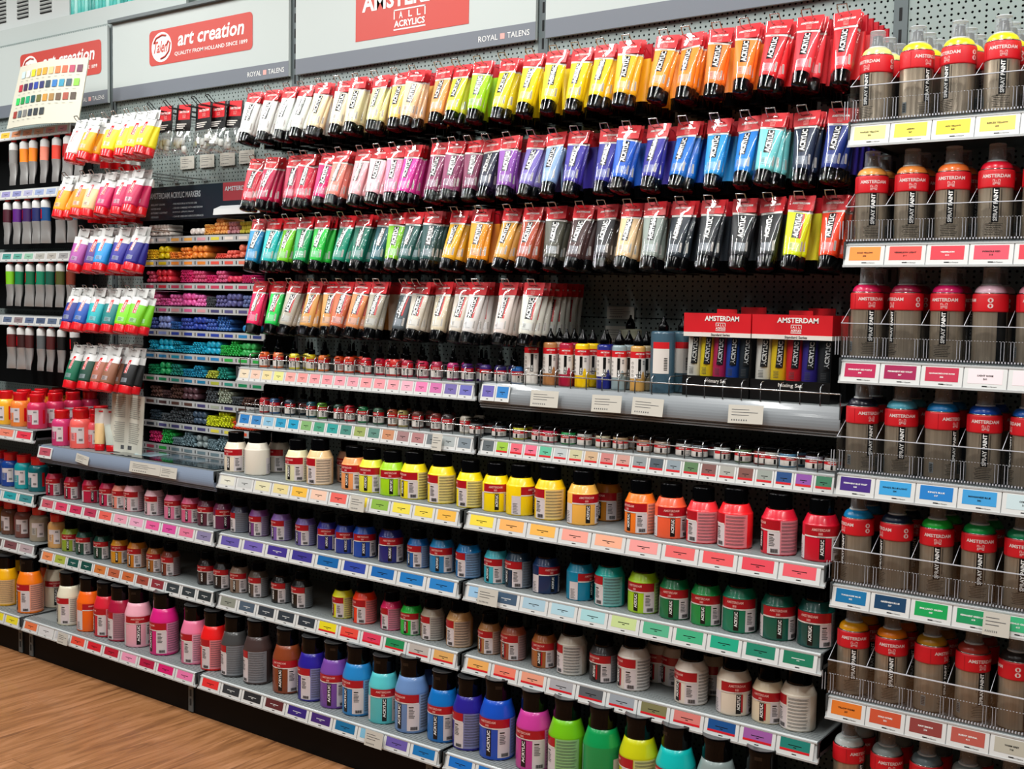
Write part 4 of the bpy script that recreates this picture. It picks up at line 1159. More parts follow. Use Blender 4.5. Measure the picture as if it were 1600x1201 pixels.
def red_bottle(x, y, z, col, label, s=1.0, rot=None):
    t = thing('paint_bottle', label, 'paint bottle', (x, y, z), (0, 0, R(rng.uniform(5, 45) if rot is None else rot)), 'red-capped paint bottles')
    t.scale = (s, s, s)
    put(RB, 'bottle_body', t, color=col)
    put(RC, 'red_cap', t)
    put(RL, 'label', t, color=col)
for k, (x, col, nm) in enumerate(((-3.326, 'fcbc30', 'golden'), (-3.225, 'fa8838', 'orange'), (-3.112, 'd83460', 'crimson'))):
    for j in range(4):
        red_bottle(x-0.004*j, 0.07+0.078*j, 0.829+0.0*j, col, '%s red-capped bottle, %s back from the front edge, highest low shelf at far left' % (nm, ORD[j]))
for k, (x, y, col, nm) in enumerate(((-3.045, 0.15, 'd02868', 'crimson pink'), (-3.045, 0.235, 'd02060', 'crimson pink'), (-2.965, 0.16, 'd03068', 'deep pink'), (-2.965, 0.245, 'd03068', 'deep pink'), (-2.875, 0.165, 'e85868', 'salmon pink'), (-2.80, 0.14, 'f06a60', 'coral'), (-2.80, 0.24, 'f06a60', 'coral'))):
    if x > -3.01:
        red_bottle(x, y, 0.7827, col, '%s red-capped bottle at the back of the blue-grey bumper shelf, %s from the left' % (nm, ORD[k-2]))
red_bottle(-2.925, 0.055, 0.7827, 'd43c78', 'deep pink red-capped bottle at the front left of the bumper shelf', 1.0)
red_bottle(-2.815, 0.060, 0.7827, 'fa6a64', 'coral red-capped bottle with barcode label at the front of the bumper shelf', 1.08, 32)
red_bottle(-2.770, 0.098, 0.7827, 'f4606c', 'coral pink red-capped bottle partly behind the coral bottle, bumper shelf', 0.95)
for k, (x, col) in enumerate(((-3.375, '1c4aa0'), (-3.295, '1448a0'), (-3.203, '10a4ac'), (-3.108, '066870'))):
    red_bottle(x, 0.07, 0.5912, col, '%s red-capped bottle, %s from left on the middle low shelf' % (cname(col), ORD[k]), 1.0)
for k, (x, col) in enumerate(((-3.39, '9a6c30'), (-3.300, '6c4838'), (-3.205, '7c4c44'), (-3.103, 'a89c88'))):
    red_bottle(x, 0.07, 0.4012, col, '%s red-capped bottle, %s from left on the lowest narrow shelf' % (cname(col), ORD[k]), 1.0)
red_bottle(-2.975, 0.065, 0.3944, 'dca868', 'peach red-capped bottle beside the olive green jar', 0.98)

# two standing tubes and the booklet on the bumper shelf
def standing_tube(x, y, z, col, label, rot):
    t = thing('paint_tube', label, 'paint tube', (x, y, z), (R(-5), 0, R(rot)))
    b = MB()
    b.lathe([(0.0, 0.0), (0.0165, 0.0), (0.0175, 0.002), (0.0175, 0.022), (0.0165, 0.0235)], M_REDCAP, 24, cap0=False)
    b.build('cap', t)
    rg = []
    for k in range(9):
        s = k/8
        rg.append((0.0178+0.006*s, 0.0175*math.cos(s*PI/2)**0.8+0.0012, 0.024+0.078*s, 0))
    b = MB()
    b.loft(rg, M_PAINT, 24)
    o = b.build('tube_body', t)
    o.color = lin(col)
    b = MB()
    b.loft([(0.0238, 0.0040, 0.092, 0), (0.0242, 0.0014, 0.120, 0), (0.0245, 0.001, 0.150, 0)], M_OFFWHITE, 24)
    b.box(-0.008, 0.008, -0.003, -0.0008, 0.138, 0.143, M_REDCAP)
    b.build('white_end', t)
standing_tube(-2.700, 0.058, 0.7827, 'e8c488', 'peach tube standing on its red cap beside the coral bottle', 25)
standing_tube(-2.650, 0.072, 0.7827, 'c4ccc0', 'greyish white tube standing on its red cap against the booklet', 60)
t = thing('booklet', 'cream printed information booklet leaning beside the standing tubes', 'booklet', (-2.580, 0.080, 0.784), (R(-3), R(1), 0))
for nm, a0, w in (('left_page', 20, 0.075), ('right_page', -28, 0.105)):
    b = MB()
    if nm == 'left_page':
        pts = lambda u, v: (-u*math.cos(R(a0)), -u*math.sin(R(a0))*0.6, v)
    else:
        pts = lambda u, v: (u*math.cos(R(8)), u*math.sin(R(a0))*0.1+0.004*math.sin(u*50), v)
    b.grid(pts, 0, w, 0, 0.205, 6, 2, mat('cream_booklet_paper', 'd6d6c8', 0.65))
    b.grid(lambda u, v: (pts(u, v)[0], pts(u, v)[1]+0.002, v), 0, w, 0, 0.205, 6, 2, mat('cream_booklet_paper'))
    g = mat('faint_grey_text', 'a4a69c', 0.6)
    fp = lambda u, v: (pts(u, v)[0], pts(u, v)[1]-0.0006, v)
    for q in range(24):
        if q in (11, 12):
            continue
        zz = 0.192-q*0.0068
        b.grid(fp, w*0.12, w*(0.80-0.05*(q % 3)), zz, zz+0.0034, 4, 1, g)
    b.grid(fp, w*0.1, w*0.3, 0.012, 0.026, 2, 1, M_GREYINK)
    b.build(nm, t)
t = thing('display_mat', 'glossy dark brochure mat lying on the shelf before the markers', 'mat', (-2.32, 0.10, 0.7842))
MB().box(-0.27, 0.29, -0.075, 0.09, 0, 0.0015, mat('glossy_black_card', '101418', 0.1, coat=0.6)).build('mat_sheet', t)
b = MB()
for x0, x1, y0, y1, c in ((-0.20, -0.10, -0.03, 0.05, '9cc0cc'), (-0.08, 0.02, -0.045, 0.06, '3c5060'), (0.05, 0.13, -0.02, 0.05, '485c68'), (0.16, 0.25, -0.05, 0.03, '2c3840')):
    b.box(x0, x1, y0, y1, 0.0015, 0.0019, mat('brochure_'+{'9cc0cc': 'pale_blue', '3c5060': 'slate', '485c68': 'steel_blue', '2c3840': 'charcoal'}[c], c, 0.15, coat=0.5))
b.build('printed_pictures', t)

# ---------------------------------------------------------------- oil colour tubes of the far left bay
def oil_tube_meshes():
    b = MB()
    b.loft([(0.0070, 0.0070, -0.012, 0), (0.0125, 0.0125, -0.018, 0), (0.0138, 0.0138, -0.021, 0), (0.0138, 0.0136, -0.040, 0)], M_WHITE, 20)
    w_ = b.mesh('white_shoulder')
    b = MB()
    b.loft([(0.0139, 0.0137, -0.040, 0), (0.0140, 0.0130, -0.062, 0), (0.0142, 0.0122, -0.085, 0)], M_PAINT, 20, caps=False)
    b.grid(lambda u, v: ((0.0142)*math.sin(R(u)), -0.0142*math.cos(R(u)), v), -62, -30, -0.078, -0.046, 4, 1, M_REDCAP)
    c_ = b.mesh('colour_band')
    b = MB()
    rg = []
    for k in range(9):
        s = k/8
        rg.append((0.0142+0.0022*s, 0.0122*(1-s)**0.7+0.0008, -0.085-0.075*s, 0.002*math.sin(s*5)))
    b.loft(rg, M_FOIL, 20, wob=0.10, seed=3)
    f_ = b.mesh('foil_tail')
    b = MB()
    b.lathe([(0.0068, -0.013), (0.0085, -0.011), (0.0085, 0.0), (0.0075, 0.002)], M_REDCAP, 18)
    return w_, c_, f_, b.mesh('cap')
OW, OC, OF, OCAP = oil_tube_meshes()
OIL = [(1.966, [(15, '8a8a88'), (32, 'fa9020'), (47, 'fa8c20'), (65, 'f49078'), (83, 'ea4836'), (100, 'b43434'), (116, '7a2c30')]),
       (1.735, [(4, '4c1828'), (20, '5a1a80'), (36, '3a185c'), (51, '1e2864'), (65, '0c4c88'), (87, '18182c'), (105, '0c84b8')]),
       (1.490, [(7, '7cc81c'), (23, '087c4c'), (40, '087048'), (57, '0c8460'), (72, '0e5c48'), (87, '4c5220'), (103, '7c3420')]),
       (1.240, [(8, '601c1c'), (24, '381818'), (38, '4c2020'), (56, '5e6466'), (72, '542020'), (88, '141414'), (107, '101010')])]
OCARD = ['f0c040 f0a070 e89c78 e8b090 e4a0a0 e8a0b8'.split(), '9c98c8 8c90c0 b0b0d0 98a8d0 a0b0d0'.split(), '489890 60a898 90c0a8 b0b0a8 b4b0a8 a0a0a0'.split(), '5c6c88 8c7c80 5c6c8c 4c5c78 5c6c84 687888'.split()]
for q, (z, L) in enumerate(OIL):
    t = thing('tube_dispenser', 'label rail dispenser of oil tubes, %s of four in the far left bay' % ORD[q], 'dispenser rack', (-3.25, 0.15, z), group='oil tube dispensers')
    MB().box(-0.55, 0.23, 0.015, 0.18, 0.002, 0.012, M_STEEL).build('dispenser_board', t)
    r_ = MB().prism_x([(0.0, -0.028), (0.008, 0.010), (0.014, 0.010), (0.010, -0.028)], -0.55, 0.23, M_RAIL).build('label_rail', t)
    MB().box(-0.55, 0.23, 0.10, 0.105, -0.215 if q < 3 else -0.27, 0.002, M_DARK).build('shade_backing', t)  # black sheet added so the gaps between the oil tubes look shaded
    n = len(OCARD[q])
    me = card_mesh(0.075, 0.032)
    for k, c in enumerate(OCARD[q]):
        put(me, 'colour_card', r_, (-0.24+k*0.078, 0.0002, -0.025), (-0.2, 0, 0), c)
    for k, (px, col) in enumerate(L):
        X = -3.485+(px-0)*0.00436
        t2 = thing('oil_paint_tube', '%s oil tube with foil tail, %s from left in the %s dispenser row' % (cname(col), ORD[k], ORD[q]), 'paint tube', (X, 0.17, z-0.020), (R(-2), R(rng.uniform(-2, 2)), R(rng.uniform(-10, 30))), 'oil paint tubes')
        t2.scale = (1.36, 1.2, 1.14)
        put(OW, 'white_shoulder', t2)
        put(OC, 'colour_band', t2, color=col)
        put(OF, 'foil_tail', t2)
        put(OCAP, 'cap', t2)

# colour chart on top of the far left rack
t = thing('colour_chart', 'cream card with four rows of painted colour swatches, standing at the upper left', 'colour chart', (-3.14, 0.12, 1.970), (R(-10), R(1.5), 0))
W, H = 0.46, 0.245
cf = lambda u, v: (u-0.02*(1-v/H)*0, -0.02*math.sin((u+W/2)/W*PI), v)
b = MB()
b.grid(lambda u, v: cf(u*(1-0.07*(v/H))+0.016*v/H, v), -W/2-0.02, W/2, 0, H, 12, 1, mat('cream_chart_card', 'd2d0be', 0.6))
b.grid(lambda u, v: (cf(u*(1-0.07*(v/H))+0.016*v/H, v)[0], cf(u, v)[1]+0.003, v), -W/2-0.02, W/2, 0, H, 12, 1, mat('cream_chart_card'))
b.build('card', t)
CH = ['c8dce0 ece8dc e8d820 e8a820 f0a020 f0c080 f07030 f05828 b02850 601c40'.split(), 'c03040 40284c 302870 2040a0 202868 243c48 1070b8 1090b0 284858 80d030'.split(),
      '30d060 109848 10a878 0c5054 68682c c89030 a07838 604830 a04028 483828'.split(), 'a03c34 607078 80807c 303c48 2c3438 2c3438'.split()]
b = MB()
fc = lambda u, v: (cf(u, v)[0], cf(u, v)[1]-0.002, v)
for q, rowc in enumerate(CH):
    for k, c in enumerate(rowc):
        x = -0.185+k*0.0405-0.006*q
        z = 0.192-q*0.052
        mname = 'swatch_row%d_%d' % (q, k)
        b.grid(fc, x, x+0.029, z, z+0.027, 2, 1, mat(mname, c, 0.5))
        b.grid(fc, x, x+0.018, z-0.012, z-0.011, 2, 1, M_GREYINK)
b.build('colour_swatches', t)

# ---------------------------------------------------------------- marker rack
RX0, RX1, RY = -2.64, -1.992, 0.20
t = thing('marker_rack', 'black rack of ten narrow shelves holding acrylic markers', 'marker rack', ((RX0+RX1)/2, RY, 0.784))
h = (RX1-RX0)/2
SZ = [1.53, 1.448, 1.366, 1.284, 1.202, 1.12, 1.038, .956, .874, .792]
b = MB()
b.box(-h, -h+0.006, 0, 0.125, 0, 0.92, M_DARK)
b.box(h-0.006, h, 0, 0.125, 0, 0.92, M_DARK)
b.box(-h, h, 0.118, 0.125, 0, 0.92, M_DARK)
b.build('frame', t)
for k, z in enumerate(SZ):
    s = MB().box(-h+0.006, h-0.006, 0, 0.118, z+0.014-0.784, z+0.018-0.784, M_DARK)
    for q in range(1, 8):
        x = -h+q*2*h/8
        s.box(x-0.001, x+0.001, 0.05, 0.118, z+0.018-0.784, z+0.075-0.784, M_DARK)
    sh = s.build('rack_shelf', t)
    rl = MB()
    rl.box(-h, h, -0.004, 0.0, z-0.006-0.784, z+0.017-0.784, M_RAIL)
    n = 9
    cc = [[m_[5] for m_ in MARKER_PILES if m_[0] == min(9, k)]][0]
    ro = rl.build('label_rail', sh)
    pm = MB()
    for q in range(n):
        x = -h+0.01+q*(2*h-0.01)/n
        c = cc[q % len(cc)]
        mm = mat('marker_card_'+cname(c).replace(' ', '_'), c, 0.5)
        pm.box(x+0.014, x+0.056, -0.0046, -0.004, z-0.784, z+0.010-0.784, mm)
        pm.box(x, x+0.004, -0.0046, -0.004, z-0.784, z+0.011-0.784, M_BLACK)
    pm.build('colour_strip', sh)
b = MB()
b.box(-h, h+0.06, -0.012, -0.004, 0.82, 0.935, M_NAVY)
x0 = -h
b.text('AMSTERDAM ACRYLIC MARKERS', flat(-0.0128), x0+0.060, x0+0.335, 0.894, 0.915, M_RACKTXT, 0.02)
for q, (l_, r_2) in enumerate((('- BRILLIANT COLORS', '- FOR INDOOR & OUTDOOR USE'), ('- WATER-BASED', '- CAN BE COMBINED WITH AMSTERDAM'), ('- EXTREMELY LIGHTFAST', '  ACRYLIC (SPRAY) PAINT'), ('- ODORLESS', '- CAN BE USED ON VARIOUS SURFACES'))):
    z = 0.877-q*0.0145
    b.text(l_, flat(-0.0128), x0+0.060, x0+0.060+0.0046*len(l_), z-0.006, z, M_RACKTXT, 0.01)
    b.text(r_2, flat(-0.0128), x0+0.185, x0+0.185+0.0050*len(r_2), z-0.006, z, M_RACKTXT, 0.01)
b.box(x0+0.45, x0+0.60, -0.0124, -0.011, 0.875, 0.935, mat('brick_red_print', '8c2c34', 0.5))
b.text('AMSTERDAM', flat(-0.0130), x0+0.46, x0+0.59, 0.907, 0.922, M_RACKTXT, 0.02)
b.build('sign_board', t)
MB().prism_x([(-0.045, 0.826), (-0.042, 0.846), (-0.004, 0.862), (-0.004, 0.858), (-0.038, 0.842), (-0.041, 0.826)], 0.115, h+0.02, mat('white_light_bar', 'd8dcdc', 0.3, coat=0.3)).build('lamp_hood', t)

def marker_mesh(r, L=0.10):
    b = MB()
    b.lathe([(r*0.62, 0), (r*0.9, r*0.25), (r, r*0.6), (r, L)], M_MARKER, 14)
    me = b.mesh('acrylic_marker')
    me.transform(Matrix.Rotation(R(-90), 4, 'X'))
    return me
MK = {'s': (0.0050, marker_mesh(0.0048)), 'm': (0.0076, marker_mesh(0.0073)), 'l': (0.0128, marker_mesh(0.0123))}
cells = []
for (k, xa, xb, ty, nr, col) in MARKER_PILES:
    r, me = MK[ty]
    n = max(1, int(round((xb-xa)/1000/(2*r))))
    pitch = (xb-xa)/1000/n
    for j in range(nr):
        m = n-(1 if j == nr-1 and nr > 2 else 0)-(j % 2 if ty != 'l' else 0)
        for i in range(max(1, m)):
            off = 0.5 if (j % 2 and ty != 'l') else 0
            rr = random.Random(k*1000+xa+j*17+i)
            cells.append(({'s': 0, 'm': 1, 'l': 2}[ty], k, xa/1000+pitch*(i+0.5+off), SZ[k]+0.0185+r+j*r*1.78, rr.uniform(-0.003, 0.002), col, ty))
cells.sort(key=lambda c: (-c[0], c[1]))
rest = MB()
SIZE = {'s': 'slim', 'm': 'medium', 'l': 'thick'}
cnt = {}
for q, (sz_, k, x, z, dy, col, ty) in enumerate(cells):
    if q < 300:
        o = put(MK[ty][1], 'acrylic_marker', None, (x, RY+dy+0.004, z), color=col)
        g = '%s %s acrylic markers on the %s rack shelf from top' % (SIZE[ty], cname(col), ORD[k])
        tag(o, '%s %s acrylic marker in its pile on the %s shelf of the black rack' % (SIZE[ty], cname(col), ORD[k]), 'marker', g)
    else:
        mm = mat('small_marker_'+cname(col).replace(' ', '_'), col, 0.38, coat=0.1)
        r = 0.0048 if ty == 's' else 0.0073
        vs, fs = [], []
        for (rad, yy) in ((r*0.62, 0), (r, r*0.6), (r, 0.10)):
            for a in range(10):
                vs.append((x+rad*math.cos(a*PI/5), RY+dy+0.004+yy, z+rad*math.sin(a*PI/5)))
        for j in range(2):
            for a in range(10):
                fs.append((j*10+a, j*10+(a+1) % 10, (j+1)*10+(a+1) % 10, (j+1)*10+a))
        fs.append(tuple(range(10)))
        rest.add(vs, fs, mm, True)
if rest.v:
    tag(rest.build('small_markers'), 'remaining slim acrylic markers piled in the black rack', 'markers', kind='stuff')

# ---------------------------------------------------------------- dropper bottles and small jars
def dropper_meshes():
    b = MB()
    b.lathe([(0.0150, 0), (0.0160, 0.001), (0.0165, 0.003), (0.0165, 0.040), (0.0150, 0.045), (0.0095, 0.049), (0.0090, 0.052)], M_BOTTLE, 20)
    body = b.mesh('bottle_body')
    b = MB()
    b.lathe([(0.0105, 0.049), (0.0108, 0.050), (0.0108, 0.062), (0.0100, 0.0635), (0.0052, 0.064)], M_CAP, 18)
    b.lathe([(0.0048, 0.064), (0.0050, 0.072), (0.0042, 0.084), (0.0020, 0.0875), (0.0, 0.088)], M_CAP, 14, cap1=False)
    cap = b.mesh('dropper_cap')
    b = MB()
    f, f2 = cyl(0.0165), cyl(0.0165, 0.0008)
    b.grid(f, -70, 100, 0.006, 0.0255, 16, 1, M_OFFWHITE)
    b.grid(f, -70, 100, 0.0255, 0.036, 16, 1, M_RED)
    b.text('AMSTERDAM', f2, -34, 34, 0.0292, 0.0330, M_SIGNTXT, 0.02)
    b.grid(f2, -8, 8, 0.008, 0.0245, 2, 1, M_BLACK)
    b.text('INK', cyl(0.0165, 0.0012), -5, 5, 0.009, 0.020, M_SIGNTXT, 0.03, turn=True)
    for k in range(4):
        b.grid(f2, 24, 52, 0.011+k*0.003, 0.0122+k*0.003, 3, 1, M_GREYINK)
    return body, cap, b.mesh('label')
DB, DC, DL = dropper_meshes()
def jarlet_meshes():
    b = MB()
    b.lathe([(0.0175, 0), (0.0190, 0.001), (0.0195, 0.003), (0.0195, 0.028), (0.0180, 0.031), (0.0165, 0.032)], M_BOTTLE, 22)
    body = b.mesh('jar_body')
    b = MB()
    b.lathe([(0.0182, 0.031), (0.0188, 0.032), (0.0188, 0.041), (0.0178, 0.0425), (0.0165, 0.0420), (0.0, 0.0418)], M_CAP, 22, cap1=False)
    cap = b.mesh('cap')
    b = MB()
    f, f2 = cyl(0.0195), cyl(0.0195, 0.0008)
    b.grid(f, -75, 110, 0.004, 0.0165, 16, 1, M_OFFWHITE)
    b.grid(f, -75, 110, 0.0165, 0.0245, 16, 1, M_RED)
    b.text('AMSTERDAM', f2, -28, 28, 0.0190, 0.0222, M_SIGNTXT, 0.02)
    b.grid(f2, -8, 6, 0.005, 0.0155, 2, 1, M_BLACK)
    for k in range(3):
        b.grid(f2, 22, 50, 0.006+k*0.003, 0.0072+k*0.003, 3, 1, M_GREYINK)
    return body, cap, b.mesh('label')
QB, QC, QL = jarlet_meshes()
for key, z, L in (('s1', 1.118, DROPPERS['s1']), ('s2', 0.974, DROPPERS['s2'])):
    for k, (x, col) in enumerate(L):
        small = key == 's2' and k > 14
        for j in range(2):
            if j and (k % 3 == 1):
                continue
            X = x/1000+(0.012 if j else 0)
            nm = 'paint_jar' if small else 'dropper_bottle'
            lab = '%s %s, %s from the left, %s, %s' % (cname(col), 'mini paint jar' if small else 'dropper ink bottle', ORD[k], 'front row' if j == 0 else 'second row', 'upper railed shelf' if key == 's1' else 'lower railed shelf')
            t = thing(nm, lab, 'jar' if small else 'ink bottle', (X, 0.098+0.046*j, z+0.0012), (0, 0, R(rng.uniform(5, 50))), 'mini paint jars' if small else 'dropper ink bottles')
            A, B, C_ = (QB, QC, QL) if small else (DB, DC, DL)
            put(A, 'jar_body' if small else 'bottle_body', t, color=col)
            put(B, 'cap' if small else 'dropper_cap', t)
            put(C_, 'label', t, color=col)

# ink bottles with pointed caps
def ink_meshes(large=False):
    Rr, H = (0.030, 0.150) if large else (0.0185, 0.112)
    b = MB()
    b.lathe([(Rr-0.002, 0), (Rr-0.0004, 0.0012), (Rr, 0.004), (Rr, H-0.006), (Rr-0.0015, H-0.0015), (Rr-0.006, H)], M_BOTTLE, 26)
    body = b.mesh('bottle_body')
    b = MB()
    b.lathe([(0.0125, H), (0.0128, H+0.001), (0.0125, H+0.013), (0.0105, H+0.016), (0.0050, H+0.026), (0.0030, H+0.030), (0.0026, H+0.036), (0.0, H+0.0365)], M_CAP, 20, cap1=False)
    cap = b.mesh('pointed_cap')
    b = MB()
    f, f2, f3 = cyl(Rr), cyl(Rr, 0.0008), cyl(Rr, 0.0012)
    if large:
        b.grid(f, -60, 20, 0.048, 0.108, 10, 1, M_OFFWHITE)
        b.grid(f, -60, 20, 0.108, 0.124, 10, 1, M_RED)
        for k in range(8):
            b.grid(f2, -4, 12, 0.056+k*0.004, 0.058+k*0.004, 2, 1, M_BLACK)
    else:
        b.grid(f, -110, 110, 0.032, 0.082, 24, 1, M_OFFWHITE)
        b.grid(f, -110, 110, 0.082, 0.098, 24, 1, M_RED)
        b.text('AMSTERDAM', f2, -34, 34, 0.0905, 0.0945, M_SIGNTXT, 0.02)
        logo(b, lambda u, v: f2(u*55/0.0185, v), 0, 0.0862, 0.0028, M_PINK)
        b.grid(f2, -14, 8, 0.034, 0.080, 3, 1, M_BLACK)
        b.text('INK', f3, -9, 3, 0.036, 0.052, M_SIGNTXT, 0.03, turn=True)
        for k in range(3):
            b.grid(f2, 22, 40, 0.066+k*0.004, 0.068+k*0.004, 2, 1, M_GREYINK)
        for k in range(4):
            b.tube([f2(-58+8*math.cos(a*PI/6), 0.070-k*0.010+0.0026*math.sin(a*PI/6)) for a in range(12)], 0.0003, M_BLACK, 4, closed=True)
        # splash of the colour
        for k in range(10):
            a0 = 12+k*6
            hgt = 0.038+0.008*math.sin(k*0.8)+0.004
            b.grid(f2, a0, a0+6.2, 0.0318, hgt, 1, 1, M_BOTTLE)
    return body, cap, b.mesh('label')
INKM = [ink_meshes(False), ink_meshes(True)]
def ink(x, y, col, lab, large=False, grp='pointed ink bottles'):
    A, B, C_ = INKM[1 if large else 0]
    t = thing('ink_bottle', lab, 'ink bottle', (x/1000, y, 1.1234), (0, 0, R(rng.uniform(8, 50))), grp)
    put(A, 'bottle_body', t, color=col)
    put(B, 'pointed_cap', t)
    put(C_, 'label', t, color=col)
for k, (x, col) in enumerate(INK_FRONT):
    ink(x, 0.100, col, '%s ink bottle with pointed black cap, %s in front row from left' % (cname(col), ORD[k]))
for k, (x, col) in enumerate(INK_BACK):
    ink(x, 0.145, col, '%s ink bottle with pointed black cap, %s in the row behind' % (cname(col), ORD[k]))
for k, (x, col) in enumerate(INK_LARGE):
    ink(x, (0.105, 0.17)[k], col, ('large slate blue ink bottle left of the primary set', 'large slate blue ink bottle behind the other large one')[k], True)
ink(-640, 0.24, 'a8a890', 'tall beige-grey ink bottle standing alone near the perforated panel', True)

# paint sets in window boxes
def paint_set(x0, x1, title, cols, label):
    t = thing('paint_set', label, 'paint set', (x0, 0.085, 1.1234), group='boxed paint sets')
    W, H, D = x1-x0, 0.196, 0.055
    b = MB()
    b.box(0, W, 0, D, 0, 0.048, M_BLACK)
    b.box(0, W, D-0.001, D, 0.048, H-0.055, M_BLACK)
    b.box(W-0.001, W, 0, D, 0.048, H-0.055, M_BLACK)
    b.text(title, flat(-0.0006), W*0.36, W*0.66, 0.031, 0.042, M_OFFWHITE, 0.01)
    b.build('black_tray', t)
    b = MB()
    b.prism_x([(0, H-0.055), (0, H), (D, H), (D, H-0.055)], 0, W, M_RED)
    b.box(0, W+0.0004, -0.0006, D, H-0.055, H-0.045, M_OFFWHITE)
    b.text('AMSTERDAM', flat(-0.0008), W*0.32, W*0.83, H-0.018, H-0.006, M_SIGNTXT, 0.03)
    logo(b, flat(-0.0008), W*0.56, H-0.031, 0.0125, M_SIGNTXT)
    b.text('Standard Series', flat(-0.0010), W*0.42, W*0.70, H-0.053, H-0.047, M_BLACK, 0.02)
    b.prism_x([(D-0.002, H), (D-0.002, H+0.010), (D, H+0.010), (D, H)], W*0.35, W*0.65, M_RED)
    b.build('red_lid', t)
    n = len(cols)
    p = (W-0.004)/n
    for k, c in enumerate(cols):
        q = MB()
        q.loft([(p*0.49, 0.022, 0.048, 0), (p*0.49, 0.020, 0.08, 0), (p*0.495, 0.010, H-0.056, 0)], M_PAINT, 20)
        o = q.build('paint_tube', t, (0.002+p*(k+0.5), 0.026, 0))
        o.color = lin(c)
        q = MB()
        fy = lambda u, v: (u, -(0.0205+(0.010-0.020)*max(0, (v-0.08))/(H-0.136)+(0.0015 if v < 0.079 else 0))*math.sqrt(max(0, 1-(u/(p*0.49))**2))-0.0012, v)
        q.grid(fy, p*0.02, p*0.40, 0.076, H-0.057, 3, 4, M_BLACK)
        fz = lambda u, v: (fy(u, v)[0], fy(u, v)[1]-0.0005, v)
        q.text('ACRYLIC', fz, p*0.08, p*0.34, 0.079, H-0.060, M_SIGNTXT, 0.035, turn=True)
        for z in range(5):
            q.grid(fz, -p*0.1, p*0.22, 0.053+z*0.0035, 0.0542+z*0.0035, 2, 1, M_GREYINK)
        q.build('front_print', o)
    MB().box(0.0005, W-0.0005, -0.0002, 0.0, 0.048, H-0.055, M_ACRYL).build('clear_window', t)
paint_set(-0.405, -0.2345, 'Primary Set', ['ece8dc', 'f8dc0c', 'c81858', '0a44a8', '14222c'], 'boxed primary set of five paint tubes, left of the two front boxes')
paint_set(-0.231, -0.042, 'Mixing Set', ['ece8dc', 'fcd60c', 'e01020', '30208c', '101418'], 'boxed mixing set of five paint tubes, right of the two front boxes')
for x0, y0, l in ((-0.375, 0.165, 'left'), (-0.205, 0.165, 'right')):
    t = thing('paint_set', 'red and black paint set box standing behind the %s front box' % l, 'paint set', (x0, y0, 1.1234), group='boxed paint sets behind')
    MB().box(0, 0.17, 0, 0.055, 0, 0.141, M_BLACK).build('black_tray', t)
    MB().box(0, 0.17, 0, 0.055, 0.141, 0.196, M_RED).prism_x([(0.053, 0.196), (0.053, 0.212), (0.055, 0.212), (0.055, 0.196)], 0.055, 0.12, M_RED).build('red_lid', t)

